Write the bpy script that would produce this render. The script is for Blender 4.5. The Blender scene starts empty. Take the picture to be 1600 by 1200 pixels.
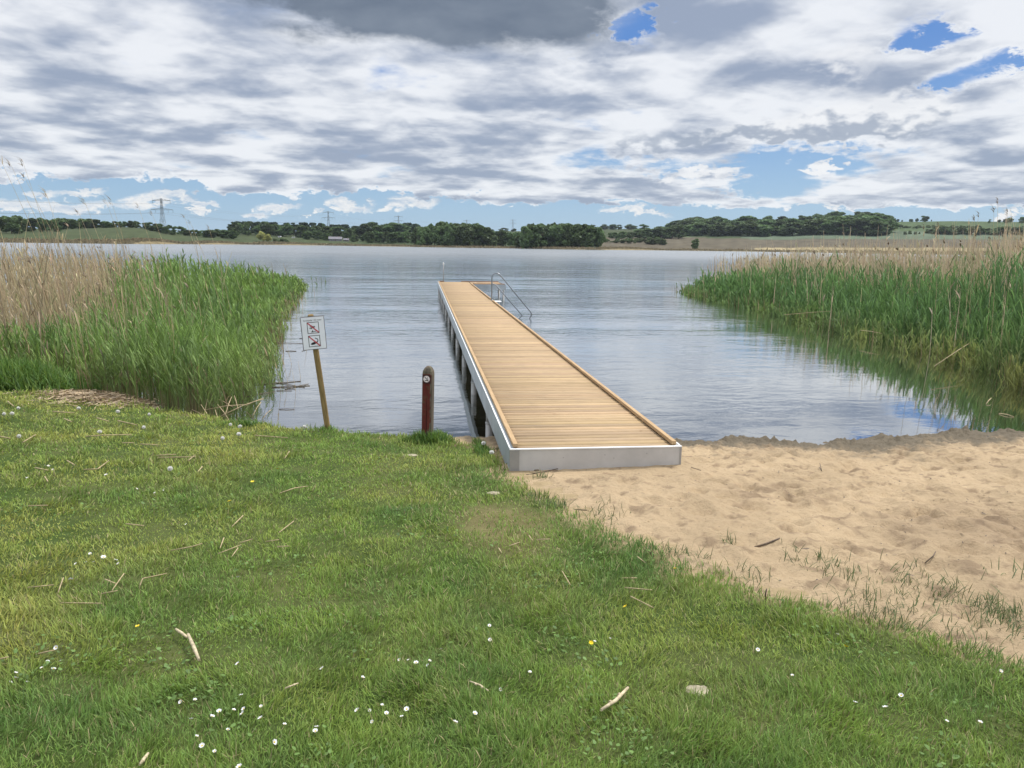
import bpy, bmesh, math, random
import numpy as np
from mathutils import Vector, Matrix

# ------------------------------------------------------------------ camera, world, sun
SC = bpy.context.scene
COL = SC.collection
R = math.radians
F = 1155.0                                    # focal length in pixels of the 1600 px wide photograph
CAM = np.array([-0.8236, -6.7925, 2.568])
YAW, PITCH, ROLL = R(6.985), R(10.552), R(0.84)


def cam_axes():
    cy, sy, cp, sp = math.cos(YAW), math.sin(YAW), math.cos(PITCH), math.sin(PITCH)
    fw = np.array([sy * cp, cy * cp, -sp])
    r0 = np.array([cy, -sy, 0.0])
    u0 = np.cross(r0, fw)
    return (math.cos(ROLL) * r0 + math.sin(ROLL) * u0, -math.sin(ROLL) * r0 + math.cos(ROLL) * u0, fw)


CR, CU, CF = cam_axes()
cd = bpy.data.cameras.new('camera')
cam = bpy.data.objects.new('camera', cd)
COL.objects.link(cam)
cd.sensor_fit = 'HORIZONTAL'
cd.sensor_width = 36.0
cd.lens = F / 1600 * 36.0
cd.clip_start = 0.05
cd.clip_end = 20000
m = Matrix.Identity(4)
for i in range(3):
    m[i][0], m[i][1], m[i][2], m[i][3] = CR[i], CU[i], -CF[i], CAM[i]
cam.matrix_world = m
SC.camera = cam
SC.view_settings.view_transform = 'Standard'
SC.view_settings.look = 'None'
SC.view_settings.exposure = 0.0
SC.view_settings.gamma = 1.0
SC.cycles.max_bounces = 8
SC.cycles.transparent_max_bounces = 16
SC.cycles.sample_clamp_indirect = 6.0

SUN_EL, SUN_AZ = 56.0, 62.0                  # azimuth clockwise from +Y
sd = bpy.data.lights.new('sun', 'SUN')
sd.energy = 3.1
sd.angle = R(7.0)
sd.color = (1.0, 0.955, 0.88)
sun = bpy.data.objects.new('sun', sd)
COL.objects.link(sun)
sv = Vector((math.sin(R(SUN_AZ)) * math.cos(R(SUN_EL)), math.cos(R(SUN_AZ)) * math.cos(R(SUN_EL)), math.sin(R(SUN_EL))))
sun.rotation_euler = sv.to_track_quat('Z', 'Y').to_euler()
sun.location = (0, 0, 60)


# ---- a tiny expression layer over shader nodes
class X:
    tree = None

    def __init__(s, sock):
        s.s = sock

    @staticmethod
    def _m(op, *a, clamp=False):
        n = X.tree.nodes.new('ShaderNodeMath')
        n.operation = op
        n.use_clamp = clamp
        for i, v in enumerate(a):
            if isinstance(v, X):
                X.tree.links.new(v.s, n.inputs[i])
            else:
                n.inputs[i].default_value = float(v)
        return X(n.outputs[0])

    def __add__(s, o): return X._m('ADD', s, o)
    __radd__ = __add__
    def __sub__(s, o): return X._m('SUBTRACT', s, o)
    def __rsub__(s, o): return X._m('SUBTRACT', o, s)
    def __mul__(s, o): return X._m('MULTIPLY', s, o)
    __rmul__ = __mul__
    def __truediv__(s, o): return X._m('DIVIDE', s, o)
    def __rtruediv__(s, o): return X._m('DIVIDE', o, s)
    def max(s, o): return X._m('MAXIMUM', s, o)
    def min(s, o): return X._m('MINIMUM', s, o)
    def clamp(s): return X._m('ADD', s, 0.0, clamp=True)
    def exp(s): return X._m('EXPONENT', s)
    def abs(s): return X._m('ABSOLUTE', s)

    def smooth(s, a, b):
        n = X.tree.nodes.new('ShaderNodeMapRange')
        n.interpolation_type = 'SMOOTHSTEP'
        X.tree.links.new(s.s, n.inputs['Value'])
        n.inputs['From Min'].default_value = a
        n.inputs['From Max'].default_value = b
        return X(n.outputs[0])


def node(kind, **inputs):
    n = X.tree.nodes.new(kind)
    for k, v in inputs.items():
        k = k.replace('_', ' ')
        if isinstance(v, X):
            X.tree.links.new(v.s, n.inputs[k])
        else:
            n.inputs[k].default_value = v
    return n


def comb(x, y, z):
    n = X.tree.nodes.new('ShaderNodeCombineXYZ')
    for i, v in enumerate((x, y, z)):
        if isinstance(v, X):
            X.tree.links.new(v.s, n.inputs[i])
        else:
            n.inputs[i].default_value = v
    return X(n.outputs[0])


def noise(vec, scale, detail=4.0, rough=0.55, dist=0.0, lac=2.0):
    n = node('ShaderNodeTexNoise', Scale=scale, Detail=detail, Roughness=rough, Distortion=dist, Lacunarity=lac)
    if vec is not None:
        X.tree.links.new(vec.s, n.inputs['Vector'])
    return X(n.outputs['Fac'])


def mixc(f, a, b, mode='MIX'):
    n = X.tree.nodes.new('ShaderNodeMix')
    n.data_type = 'RGBA'
    n.blend_type = mode
    if isinstance(f, X):
        X.tree.links.new(f.s, n.inputs[0])
    else:
        n.inputs[0].default_value = f
    for k, v in ((6, a), (7, b)):
        if isinstance(v, X):
            X.tree.links.new(v.s, n.inputs[k])
        else:
            n.inputs[k].default_value = (*v, 1.0) if len(v) == 3 else v
    return X(n.outputs[2])


def ang(px, py):
    d = CF + CR * (px - 800) / F - CU * (py - 600) / F
    d = d / np.linalg.norm(d)
    return math.degrees(math.atan2(d[0], d[1])), math.degrees(math.asin(d[2]))


def build_world():
    w = bpy.data.worlds.new('World')
    SC.world = w
    w.use_nodes = True
    t = w.node_tree
    t.nodes.clear()
    X.tree = t
    tc = t.nodes.new('ShaderNodeTexCoord')
    sep = t.nodes.new('ShaderNodeSeparateXYZ')
    t.links.new(tc.outputs['Generated'], sep.inputs[0])
    x, y, z = (X(sep.outputs[i]) for i in range(3))
    az = X._m('ARCTAN2', x, y) * (180 / math.pi)
    el = X._m('ARCSINE', z) * (180 / math.pi)
    sky = t.nodes.new('ShaderNodeTexSky')
    sky.sky_type = 'NISHITA'
    sky.sun_disc = False
    sky.sun_elevation = R(SUN_EL)
    sky.sun_rotation = R(SUN_AZ)
    sky.air_density = 1.0
    sky.dust_density = 0.6
    sky.ozone_density = 1.5
    # cloud deck seen in perspective
    zz = z.max(0.0) + 0.13
    P = comb(x / zz, y / zz, 0.0)
    Pu = comb(x / (zz + 0.018), y / (zz + 0.018), 0.0)       # a little higher in the sky: what lies above
    wob = (noise(P, 1.1, 3, 0.6) - 0.5)
    n1 = noise(P, 1.9, 10, 0.54, 0.2)
    n1u = noise(Pu, 1.9, 6, 0.52, 0.2)
    n2 = noise(P, 5.0, 7, 0.58, 0.3)
    n2u = noise(comb(x / (zz + 0.006), y / (zz + 0.006), 0.0), 5.0, 5, 0.58, 0.3)
    nb = noise(comb(x / zz + 7.3, y / zz - 2.1, 3.7), 2.7, 5, 0.46, 0.25)
    nl = noise(comb(x / zz - 3.1, y / zz * 1.25, 8.2), 1.0, 3, 0.5, 0.3)
    S = comb(az * 0.55, el * 1.05, 1.3)
    nf = noise(S, 1.0, 9, 0.63, 0.25)                        # puffy detail of the cumulus clouds
    nfu = noise(comb(az * 0.55, (el + 0.25) * 1.05, 1.3), 1.0, 6, 0.63, 0.25)

    azw = az + (nf - 0.5) * 8.5 + wob * 5.0
    elw = el + (nf - 0.5) * 3.4 + wob * 2.0

    def blob(px, py, wx, wy, a=az, e=el):
        ca, ce = ang(px, py)
        u = (a - ca) * (1.0 / (wx * 0.0487))
        v = (e - ce) * (1.0 / (wy * 0.0492))
        return (0.0 - (u * u + v * v)).exp()

    def total(items, a=az, e=el):
        s = None
        for it in items:
            b = blob(*it[:4], a=a, e=e) * it[4]
            s = b if s is None else s + b
        return s

    holes = total([(990, 42, 36, 20, 0.42), (1452, 62, 44, 18, 0.42), (1560, 96, 50, 13, 0.36), (905, 106, 60, 10, 0.12),
                   (1215, 264, 90, 34, 0.42), (1490, 125, 40, 14, 0.3), (1660, 100, 50, 14, 0.3),
                   (1010, 258, 120, 16, 0.2)], azw, elw)
    band = (1.0 - (elw + (az - 0.0) * (0.018)).smooth(2.7, 4.0))           # clear strip above the horizon
    dens = n1 * 0.85 + n2 * 0.15 + 0.20 - holes - band * 0.62
    # dark heavy cloud overhead and the cumulus on the right
    dark = total([(430, -34, 120, 46, 0.8), (540, -10, 90, 40, 0.6), (640, -5, 170, 52, 1.0), (800, 6, 120, 56, 1.0), (890, 12, 50, 50, 0.8), (760, -110, 330, 90, 1.0)],
                 az + (n1 - 0.5) * 14.0 + (nf - 0.5) * 5.0, el + (n1 - 0.5) * 6.0 + (nf - 0.5) * 1.4)
    darkm = dark.smooth(0.15, 0.95)
    nn = (nf - 0.5)
    nq = noise(S, 1.3, 4, 0.5, 0.1) - 0.5
    nqu = noise(comb(az * 0.55, (el + 0.3) * 1.05, 1.3), 1.3, 4, 0.5, 0.1) - 0.5
    CUM = [(1230, 206, 110, 15, 0.6), (1340, 188, 100, 26, 0.7), (1420, 178, 60, 26, 0.5), (1110, 216, 60, 12, 0.5), (1000, 222, 60, 14, 0.45), (1330, 95, 60, 40, 0.5), (1290, 262, 26, 8, 0.8), (1100, 270, 60, 9, 0.6), (620, 250, 90, 12, 0.0)]
    cum = total(CUM, az + nq * 5.0, el + nq * 3.0) + nq * 0.5 + nn * 0.25
    cumu = total(CUM, az + nqu * 5.0, el + 0.3 + nqu * 3.0) + nqu * 0.5 + nn * 0.25
    cover = dens.smooth(0.44, 0.60).max(darkm).max(cum.smooth(0.22, 0.36))
    # small fair-weather cumulus low over the far shore
    low = total([(60, 303, 22, 5, 1), (55, 325, 44, 9, 1), (130, 300, 30, 5, 1), (105, 325, 26, 8, 1), (170, 322, 30, 8, .8), (232, 312, 26, 9, 1), (272, 302, 28, 8, 1.1),
                 (325, 325, 16, 8, 1), (298, 318, 18, 7, .9), (405, 335, 22, 5, .9), (440, 322, 30, 7, 1.1), (487, 333, 16, 4, .9), (530, 316, 20, 8, 1), (550, 326, 30, 9, 1.1),
                 (612, 325, 20, 7, .9), (648, 313, 44, 9, 1.15), (975, 328, 36, 7, 1.1), (1025, 332, 40, 4, .7), (1116, 325, 16, 6, .7), (1280, 318, 36, 7, 1), (1370, 313, 60, 9, 1.1),
                 (1480, 305, 80, 11, 1.1), (1590, 328, 20, 7, .9), (-60, 320, 50, 10, 1), (1700, 310, 60, 10, 1)],
                az + nn * 5.0, el + nn * 2.6)
    lown = low + nn * 1.5
    lowc = lown.smooth(0.36, 0.80)
    # light: bright where the cloud thins or turns its crown up, grey where it is thick
    lit = 0.47 + (n1 - n1u) * 1.7 + (n2 - n2u) * 0.9 - (n1 - 0.5) * 1.1 + (nb - 0.5) * 2.7 + (nl - 0.5) * 1.2
    edge = 1.0 - dens.smooth(0.50, 0.72)
    lit = (lit + edge * 0.40).smooth(0.02, 1.02)
    cumlit = ((el + az * 0.02 - ang(1300, 203)[1] - ang(1300, 203)[0] * 0.02 + nq * 4.5 + nn * 1.2) * 0.8 + 0.25).smooth(0.0, 1.0).max((el - 6.3).smooth(0.0, -0.4))
    cumw = cum.smooth(0.18, 0.62)
    grey, white = (0.34, 0.40, 0.515), (0.90, 0.92, 0.95)
    c = mixc(lit, grey, white)
    c = mixc(cumw * 0.85, c, mixc(cumlit, (0.36, 0.415, 0.51), (0.95, 0.955, 0.96)))
    c = mixc(darkm, c, mixc(((n1 - 0.3) * 1.2 + (n2 - 0.5) * 0.8).clamp(), (0.155, 0.19, 0.24), (0.33, 0.375, 0.43)))
    lowlit = mixc((0.62 + (nf - nfu) * 4.0).clamp(), (0.58, 0.66, 0.76), (0.95, 0.94, 0.92))
    # unseen cloud deck overhead, brightened to add soft fill light to the scene
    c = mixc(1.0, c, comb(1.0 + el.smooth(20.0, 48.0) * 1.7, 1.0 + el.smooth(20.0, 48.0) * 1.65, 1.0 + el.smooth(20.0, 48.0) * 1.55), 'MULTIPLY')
    # clear sky: the Nishita sky, with the clean blue the air has under the cloud deck
    deep = mixc(el.smooth(0.0, 15.0), (4.3, 7.0, 9.9), (0.95, 3.0, 8.2))
    blue = mixc(0.7, X(sky.outputs[0]), deep)
    bg_sky = node('ShaderNodeBackground', Strength=0.085)
    t.links.new(blue.s, bg_sky.inputs['Color'])
    bg_cl = node('ShaderNodeBackground', Strength=1.0)
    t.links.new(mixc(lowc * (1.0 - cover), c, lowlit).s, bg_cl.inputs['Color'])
    fac = cover.max(lowc) * el.smooth(-0.2, 0.4)
    thin = 0.93 - band * 0.05
    mx = t.nodes.new('ShaderNodeMixShader')
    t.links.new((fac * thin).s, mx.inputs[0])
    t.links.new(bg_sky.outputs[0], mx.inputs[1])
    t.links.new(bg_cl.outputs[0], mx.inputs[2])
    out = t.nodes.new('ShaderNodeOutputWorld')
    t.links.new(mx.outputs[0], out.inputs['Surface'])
    w.cycles.sampling_method = 'MANUAL'
    w.cycles.sample_map_resolution = 1024


build_world()


# ------------------------------------------------------------------ helpers
rng = np.random.default_rng(7)
random.seed(7)


def un(px, py, z=0.0):
    d = CF + CR * (px - 800) / F - CU * (py - 600) / F
    t = (z - CAM[2]) / d[2]
    return CAM + d * t


def el_tan(px, py):
    d = CF + CR * (px - 800) / F - CU * (py - 600) / F
    return d[2] / math.hypot(d[0], d[1])


def az_of(px, py=372):
    d = CF + CR * (px - 800) / F - CU * (py - 600) / F
    return math.atan2(d[0], d[1])


def tag(o, label=None, cat=None, group=None, kind=None):
    if label: o['label'] = label
    if cat: o['category'] = cat
    if group: o['group'] = group
    if kind: o['kind'] = kind
    return o


def link(name, me, parent=None):
    o = bpy.data.objects.new(name, me)
    COL.objects.link(o)
    if parent is not None:
        o.parent = parent
    return o


def empty(name, loc=(0, 0, 0), rot=(0, 0, 0)):
    o = link(name, None)
    o.location = loc
    o.rotation_euler = rot
    o.empty_display_size = 0.2
    return o


def mesh_np(name, V, faces, mats, mat_idx=None, col=None, smooth=False):
    """V (N,3); faces: list of int arrays (k,3) or (k,4); col (N,3) real surface colours."""
    me = bpy.data.meshes.new(name)
    V = np.ascontiguousarray(V, dtype=np.float32)
    me.vertices.add(len(V))
    me.vertices.foreach_set('co', V.ravel())
    faces = [np.asarray(f, dtype=np.int32) for f in faces if len(f)]
    nl = sum(f.size for f in faces)
    npoly = sum(len(f) for f in faces)
    me.loops.add(nl)
    me.loops.foreach_set('vertex_index', np.concatenate([f.ravel() for f in faces]))
    me.polygons.add(npoly)
    tot = np.concatenate([np.full(len(f), f.shape[1], dtype=np.int32) for f in faces])
    st = np.concatenate([[0], np.cumsum(tot)[:-1]]).astype(np.int32)
    me.polygons.foreach_set('loop_start', st)
    if smooth:
        me.polygons.foreach_set('use_smooth', np.ones(npoly, dtype=bool))
    for mt in (mats if isinstance(mats, (list, tuple)) else [mats]):
        me.materials.append(mt)
    if mat_idx is not None:
        me.polygons.foreach_set('material_index', np.asarray(mat_idx, dtype=np.int32))
    if col is not None:
        ca = me.color_attributes.new('tint', 'FLOAT_COLOR', 'POINT')
        c4 = np.ones((len(V), 4), dtype=np.float32)
        c4[:, :3] = col
        ca.data.foreach_set('color', c4.ravel())
    me.update(calc_edges=True)
    me.validate(verbose=False)
    return me


def ribbons(C, W, side, cols=None):
    """C (N,S,3) centre lines, W (N,S) half widths, side (N,3) or (N,S,3) unit width direction."""
    N, S, _ = C.shape
    if side.ndim == 2:
        side = side[:, None, :]
    L = C - side * W[..., None]
    Rr = C + side * W[..., None]
    V = np.stack([L, Rr], axis=2).reshape(-1, 3)
    base = (np.arange(N) * S * 2)[:, None]
    k = (np.arange(S - 1) * 2)[None, :]
    b = base + k
    Q = np.stack([b, b + 1, b + 3, b + 2], axis=-1).reshape(-1, 4)
    c = None
    if cols is not None:
        c = np.repeat(cols.reshape(N * S, 3), 2, axis=0)
    return V, Q, c


class MB:
    """collects boxes, bars, tubes and flat shapes, then links them as one mesh object"""

    def __init__(s):
        s.bm = bmesh.new()

    def box(s, x0, x1, y0, y1, z0, z1, M=None, bev=0.0):
        v = [s.bm.verts.new((x, y, z)) for x in (x0, x1) for y in (y0, y1) for z in (z0, z1)]
        fs = [(0, 1, 3, 2), (4, 6, 7, 5), (0, 4, 5, 1), (2, 3, 7, 6), (0, 2, 6, 4), (1, 5, 7, 3)]
        ff = [s.bm.faces.new([v[i] for i in f]) for f in fs]
        if bev > 0:
            ed = list({e for f in ff for e in f.edges})
            r = bmesh.ops.bevel(s.bm, geom=ed, offset=bev, segments=1, affect='EDGES', profile=0.5)
            v = list({vv for f in r['faces'] for vv in f.verts} | {vv for vv in v if vv.is_valid})
        if M is not None:
            bmesh.ops.transform(s.bm, matrix=M, verts=[q for q in v if q.is_valid])
        return v

    def tube(s, pts, r, n=8, cap=True, radii=None):
        pts = [Vector(p) for p in pts]
        rings = []
        up = Vector((0, 0, 1))
        prev = None
        for i, p in enumerate(pts):
            t = (pts[min(i + 1, len(pts) - 1)] - pts[max(i - 1, 0)]).normalized()
            if prev is None:
                a = t.cross(up)
                if a.length < 1e-3:
                    a = Vector((1, 0, 0))
                a.normalize()
            else:
                a = (prev - t * prev.dot(t)).normalized()
            prev = a
            b = t.cross(a)
            rr = radii[i] if radii else r
            rings.append([s.bm.verts.new(p + a * (rr * math.cos(2 * math.pi * k / n)) + b * (rr * math.sin(2 * math.pi * k / n))) for k in range(n)])
        for i in range(len(rings) - 1):
            for k in range(n):
                f = s.bm.faces.new((rings[i][k], rings[i][(k + 1) % n], rings[i + 1][(k + 1) % n], rings[i + 1][k]))
                f.smooth = True
        if cap:
            s.bm.faces.new(rings[0][::-1])
            s.bm.faces.new(rings[-1])

    def bar(s, p, q, w):
        p, q = Vector(p), Vector(q)
        s.tube([p, q], w, n=4)

    def prism(s, pts, d0, d1, M=None):
        """closed outline in XZ, extruded along Y from d0 to d1"""
        a = [s.bm.verts.new((x, d0, z)) for x, z in pts]
        b = [s.bm.verts.new((x, d1, z)) for x, z in pts]
        s.bm.faces.new(a)
        s.bm.faces.new(b[::-1])
        n = len(pts)
        for i in range(n):
            s.bm.faces.new((a[i], b[i], b[(i + 1) % n], a[(i + 1) % n]))
        if M is not None:
            bmesh.ops.transform(s.bm, matrix=M, verts=a + b)

    def build(s, name, mat, parent=None, smooth=False):
        bmesh.ops.recalc_face_normals(s.bm, faces=s.bm.faces[:])
        me = bpy.data.meshes.new(name)
        s.bm.to_mesh(me)
        s.bm.free()
        me.materials.append(mat)
        if smooth:
            for p in me.polygons:
                p.use_smooth = True
        return link(name, me, parent)


def copy_tree(o, parent=None):
    c = o.copy()
    COL.objects.link(c)
    if parent is not None:
        c.parent = parent
    for ch in list(o.children):
        copy_tree(ch, c)
    return c


# ---- numpy noise
def perlin(x, y, seed=0):
    r = np.random.default_rng(1000 + seed)
    th = r.random(4096) * 2 * np.pi
    pm = r.permutation(4096)
    gx, gy = np.cos(th), np.sin(th)
    xi, yi = np.floor(x).astype(np.int64), np.floor(y).astype(np.int64)
    fx, fy = x - xi, y - yi
    u, v = fx * fx * fx * (fx * (fx * 6 - 15) + 10), fy * fy * fy * (fy * (fy * 6 - 15) + 10)

    def g(i, j, dx, dy):
        h = pm[(pm[(xi + i) & 4095] + yi + j) & 4095]
        return gx[h] * dx + gy[h] * dy
    a = g(0, 0, fx, fy) * (1 - u) + g(1, 0, fx - 1, fy) * u
    b = g(0, 1, fx, fy - 1) * (1 - u) + g(1, 1, fx - 1, fy - 1) * u
    return (a * (1 - v) + b * v) * 1.5


def fbm(x, y, oct=4, seed=0, gain=0.5):
    s, a, f = 0.0, 1.0, 1.0
    for o in range(oct):
        s = s + a * perlin(x * f + 17.3 * o, y * f - 9.1 * o, seed + o)
        a *= gain
        f *= 2.03
    return s


def sstep(x, a, b):
    t = np.clip((x - a) / (b - a), 0, 1)
    return t * t * (3 - 2 * t)


# ------------------------------------------------------------------ materials
def mat(name, build, **kw):
    mt = bpy.data.materials.new(name)
    mt.use_nodes = True
    t = mt.node_tree
    t.nodes.clear()
    X.tree = t
    out = t.nodes.new('ShaderNodeOutputMaterial')
    sh = build(t)
    t.links.new(sh, out.inputs['Surface'])
    return mt


def objco(scale=(1, 1, 1), which='Object'):
    tc = X.tree.nodes.new('ShaderNodeTexCoord')
    mp = X.tree.nodes.new('ShaderNodeMapping')
    mp.inputs['Scale'].default_value = scale
    X.tree.links.new(tc.outputs[which], mp.inputs['Vector'])
    return X(mp.outputs[0])


def geopos(scale=(1, 1, 1)):
    tc = X.tree.nodes.new('ShaderNodeNewGeometry')
    mp = X.tree.nodes.new('ShaderNodeMapping')
    mp.inputs['Scale'].default_value = scale
    X.tree.links.new(tc.outputs['Position'], mp.inputs['Vector'])
    return X(mp.outputs[0])


def attr(name):
    n = X.tree.nodes.new('ShaderNodeAttribute')
    n.attribute_name = name
    return n


def bsdf(color, rough=0.7, metal=0.0, spec=0.5, normal=None):
    p = X.tree.nodes.new('ShaderNodeBsdfPrincipled')
    for k, v in (('Base Color', color), ('Roughness', rough), ('Metallic', metal), ('Specular IOR Level', spec)):
        if isinstance(v, X):
            X.tree.links.new(v.s, p.inputs[k])
        elif k == 'Base Color':
            p.inputs[k].default_value = (*v, 1)
        else:
            p.inputs[k].default_value = v
    if normal is not None:
        X.tree.links.new(normal.s, p.inputs['Normal'])
    return p.outputs[0]


def bump(h, strength=0.5, dist=0.01):
    n = node('ShaderNodeBump', Strength=strength, Distance=dist, Height=h)
    return X(n.outputs[0])


def simple(name, color, rough=0.7, metal=0.0, var=0.15, scale=6.0, spec=0.4, bmp=0.0, stretch=(1, 1, 1)):
    def b(t):
        v = objco(stretch)
        n = noise(v, scale, 6, 0.62)
        d = tuple(c * (1 - var * 2.2) for c in color)
        l = tuple(min(1, c * (1 + var * 1.6)) for c in color)
        c = mixc(n.smooth(0.25, 0.75), d, l)
        nm = bump(noise(v, scale * 6, 5, 0.6), bmp, 0.004) if bmp else None
        return bsdf(c, rough, metal, spec, nm)
    return mat(name, b)


def leafy(name, transl=0.35, rough=0.55, gain=1.0, gloss=0.06, rand=0.0):
    """plant material: the colour each blade or leaf really has, light passing through it"""
    def b(t):
        a = attr('tint')
        c = X(a.outputs['Color'])
        if rand:
            oi = t.nodes.new('ShaderNodeObjectInfo')
            hs = t.nodes.new('ShaderNodeHueSaturation')
            r_ = X(oi.outputs['Random'])
            t.links.new((0.485 + r_ * 0.03).s, hs.inputs['Hue'])
            t.links.new((1.0 - rand + r_ * rand * 2).s, hs.inputs['Value'])
            t.links.new(c.s, hs.inputs['Color'])
            c = X(hs.outputs[0])
        if gain != 1.0:
            c = mixc(1.0, c, (gain, gain, gain), 'MULTIPLY')
        d = t.nodes.new('ShaderNodeBsdfDiffuse')
        t.links.new(c.s, d.inputs[0])
        tr = t.nodes.new('ShaderNodeBsdfTranslucent')
        t.links.new(c.s, tr.inputs[0])
        mx = t.nodes.new('ShaderNodeMixShader')
        mx.inputs[0].default_value = transl
        t.links.new(d.outputs[0], mx.inputs[1])
        t.links.new(tr.outputs[0], mx.inputs[2])
        if not gloss:
            return mx.outputs[0]
        g = node('ShaderNodeBsdfGlossy', Roughness=rough)
        g.inputs['Color'].default_value = (0.9, 0.95, 1, 1)
        m2 = t.nodes.new('ShaderNodeMixShader')
        m2.inputs[0].default_value = gloss
        t.links.new(mx.outputs[0], m2.inputs[1])
        t.links.new(g.outputs[0], m2.inputs[2])
        return m2.outputs[0]
    return mat(name, b)


# ------------------------------------------------------------------ the shore
SHX = np.array([-400, -60, -30, -14, -8, -6, -4.8, -3.9, -3.17, -2.1, -1, 0, 1.7, 2.3, 2.78, 3.1, 3.5, 3.85, 4.2, 4.5, 5, 5.7, 6.42, 7.2, 8.08, 9.5, 11, 13, 16, 22, 30, 60, 400])
SHY = np.array([90, 26, 20, 12, 7.6, 6.1, 4.9, 4.3, 3.75, 3.3, 2.98, 2.86, 2.72, 2.42, 2.22, 2.3, 2.26, 2.1, 1.98, 2.12, 2.32, 2.42, 2.46, 2.5, 2.55, 2.9, 4.6, 7.5, 12, 20, 30, 60, 120])
EDY = np.array([-60, -8, -6, -4.6, -3.93, -3.65, -3.36, -3.16, -2.91, -2.47, -1.96, -1.01, -0.02, 1.0, 1.6, 2.3, 3, 9])
EDX = np.array([40, 12, 6.0, 3.1, 1.96, 1.69, 1.42, 1.10, 0.93, 0.74, 0.47, 0.27, -0.03, -0.06, -0.1, -0.35, -0.5, -1.0])


def shore_dist(x, y):
    """metres landward (+) or lakeward (-) of the waterline"""
    s = np.interp(x, SHX, SHY) - y
    sl = (np.interp(x + 0.4, SHX, SHY) - np.interp(x - 0.4, SHX, SHY)) / 0.8
    return s / np.sqrt(1 + sl * sl)


def sandness(x, y):
    """signed metres to the right (+) of the lawn's edge"""
    e = np.interp(y, EDY, EDX)
    return (x - e) * 0.75


def ground_z(x, y):
    x, y = np.asarray(x, float), np.asarray(y, float)
    s = shore_dist(x, y)
    h = np.interp(s, [-300, -60, -12, -4, -1, -.3, 0, .12, .35, 1, 2.8, 5, 7, 10, 20, 60, 400],
                  [-4, -3, -1.4, -.7, -.22, -.07, -0.012, .05, .11, .2, .43, .62, .76, .95, 1.3, 2.0, 5])
    near = np.clip(1 - np.hypot(x, y) / 60, 0, 1)
    land = sstep(s, 0.1, 1.2) * near
    h = h - .07 * sstep(sandness(x, y), .12, .45) * (x < 40) * (np.abs(y) < 40) * sstep(s, .3, .9)
    h = h + land * (0.035 * fbm(x * 0.55, y * 0.55, 3, 3) + 0.012 * fbm(x * 2.6, y * 2.6, 3, 9))
    return h


def ground_at(px, py, dz=0.0):
    z = 0.5
    for _ in range(12):
        p = un(px, py, z + dz)
        z = 0.5 * z + 0.5 * float(ground_z(p[0], p[1]))
    return np.array([p[0], p[1], z])


def sand_at(px, py, dz=0.0):
    z = 0.5
    for _ in range(8):
        p = un(px, py, z + dz)
        z = 0.4 * z + 0.6 * float(sand_z(np.array([p[0]]), np.array([p[1]]))[0])
    return np.array([p[0], p[1], z])


def axis_grid(lo, a, b, hi, step, n_out):
    g = np.arange(a, b + 1e-6, step)
    left = a - np.geomspace(step, a - lo, n_out)[::-1]
    right = b + np.geomspace(step, hi - b, n_out)
    return np.concatenate([left, g, right])


def grid_mesh(name, xs, ys, zfun, mt, colfun=None, keep=None, smooth=True):
    Xg, Yg = np.meshgrid(xs, ys)
    Z = zfun(Xg, Yg)
    V = np.stack([Xg, Yg, Z], -1).reshape(-1, 3)
    ny, nx = Xg.shape
    i = np.arange(ny * nx).reshape(ny, nx)
    Q = np.stack([i[:-1, :-1], i[:-1, 1:], i[1:, 1:], i[1:, :-1]], -1).reshape(-1, 4)
    if keep is not None:
        K = keep(Xg, Yg).ravel()
        Q = Q[K[Q].any(axis=1)]
        used = np.unique(Q)
        re = np.full(len(V), -1)
        re[used] = np.arange(len(used))
        V, Q = V[used], re[Q]
    c = colfun(V[:, 0], V[:, 1], V[:, 2]) if colfun else None
    return mesh_np(name, V, [Q], mt, col=c, smooth=smooth)


# soil under the lawn and the lake bed: one sheet to the horizon
def soil_mat(t):
    c = X(attr('tint').outputs['Color'])
    v = geopos()
    n = noise(v, 9.0, 8, 0.65)
    c2 = mixc(n.smooth(0.3, 0.7) * 0.6, c, mixc(1.0, c, (0.55, 0.55, 0.5), 'MULTIPLY'))
    return bsdf(c2, 0.95, 0, 0.1, bump(noise(v, 40, 6, 0.7), 0.7, 0.02))


def soil_col(x, y, z):
    s = shore_dist(x, y)
    g = np.array([0.058, 0.090, 0.022])
    dirt = np.array([0.17, 0.125, 0.075])
    mud = np.array([0.07, 0.06, 0.035])
    f = fbm(x * 1.3, y * 1.3, 4, 21)[:, None]
    c = g + (np.array([0.115, 0.125, 0.045]) - g) * np.clip(0.35 + f * 0.7, 0, 1)
    k = sstep(s, 0.55, 0.15)[:, None]
    c = c * (1 - k) + dirt * k
    k = (np.exp(-((x + 0.15) / 0.75) ** 2 - ((y - 2.15) / 0.55) ** 2) > 0.45)[:, None] * 0.9
    c = c * (1 - k) + dirt * k
    # worn straw-coloured ground in front of the jetty corner
    k = np.clip(np.exp(-((x + 0.25) / 0.5) ** 2 - ((y + 1.8) / 0.8) ** 2) * 1.1 - 0.4, 0, 0.55)[:, None]
    c = c * (1 - k) + np.array([0.25, 0.19, 0.10]) * k
    k = sstep(sandness(x, y) + .10 * fbm(x * 2.2, y * 2.2, 4, 31), -.22, -.06)[:, None] * .9
    c = c * (1 - k) + np.array([.40, .30, .18]) * k
    k = sstep(s, 0.02, -0.3)[:, None]
    return c * (1 - k) + mud * k


M_soil = mat('soil', soil_mat)
gx = axis_grid(-4000, -12, 13, 4000, 0.06, 46)
gy = axis_grid(-3000, -7.5, 9, 6000, 0.06, 46)
tag(link('ground', grid_mesh('ground', gx, gy, ground_z, M_soil, soil_col)), kind='structure')


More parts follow.
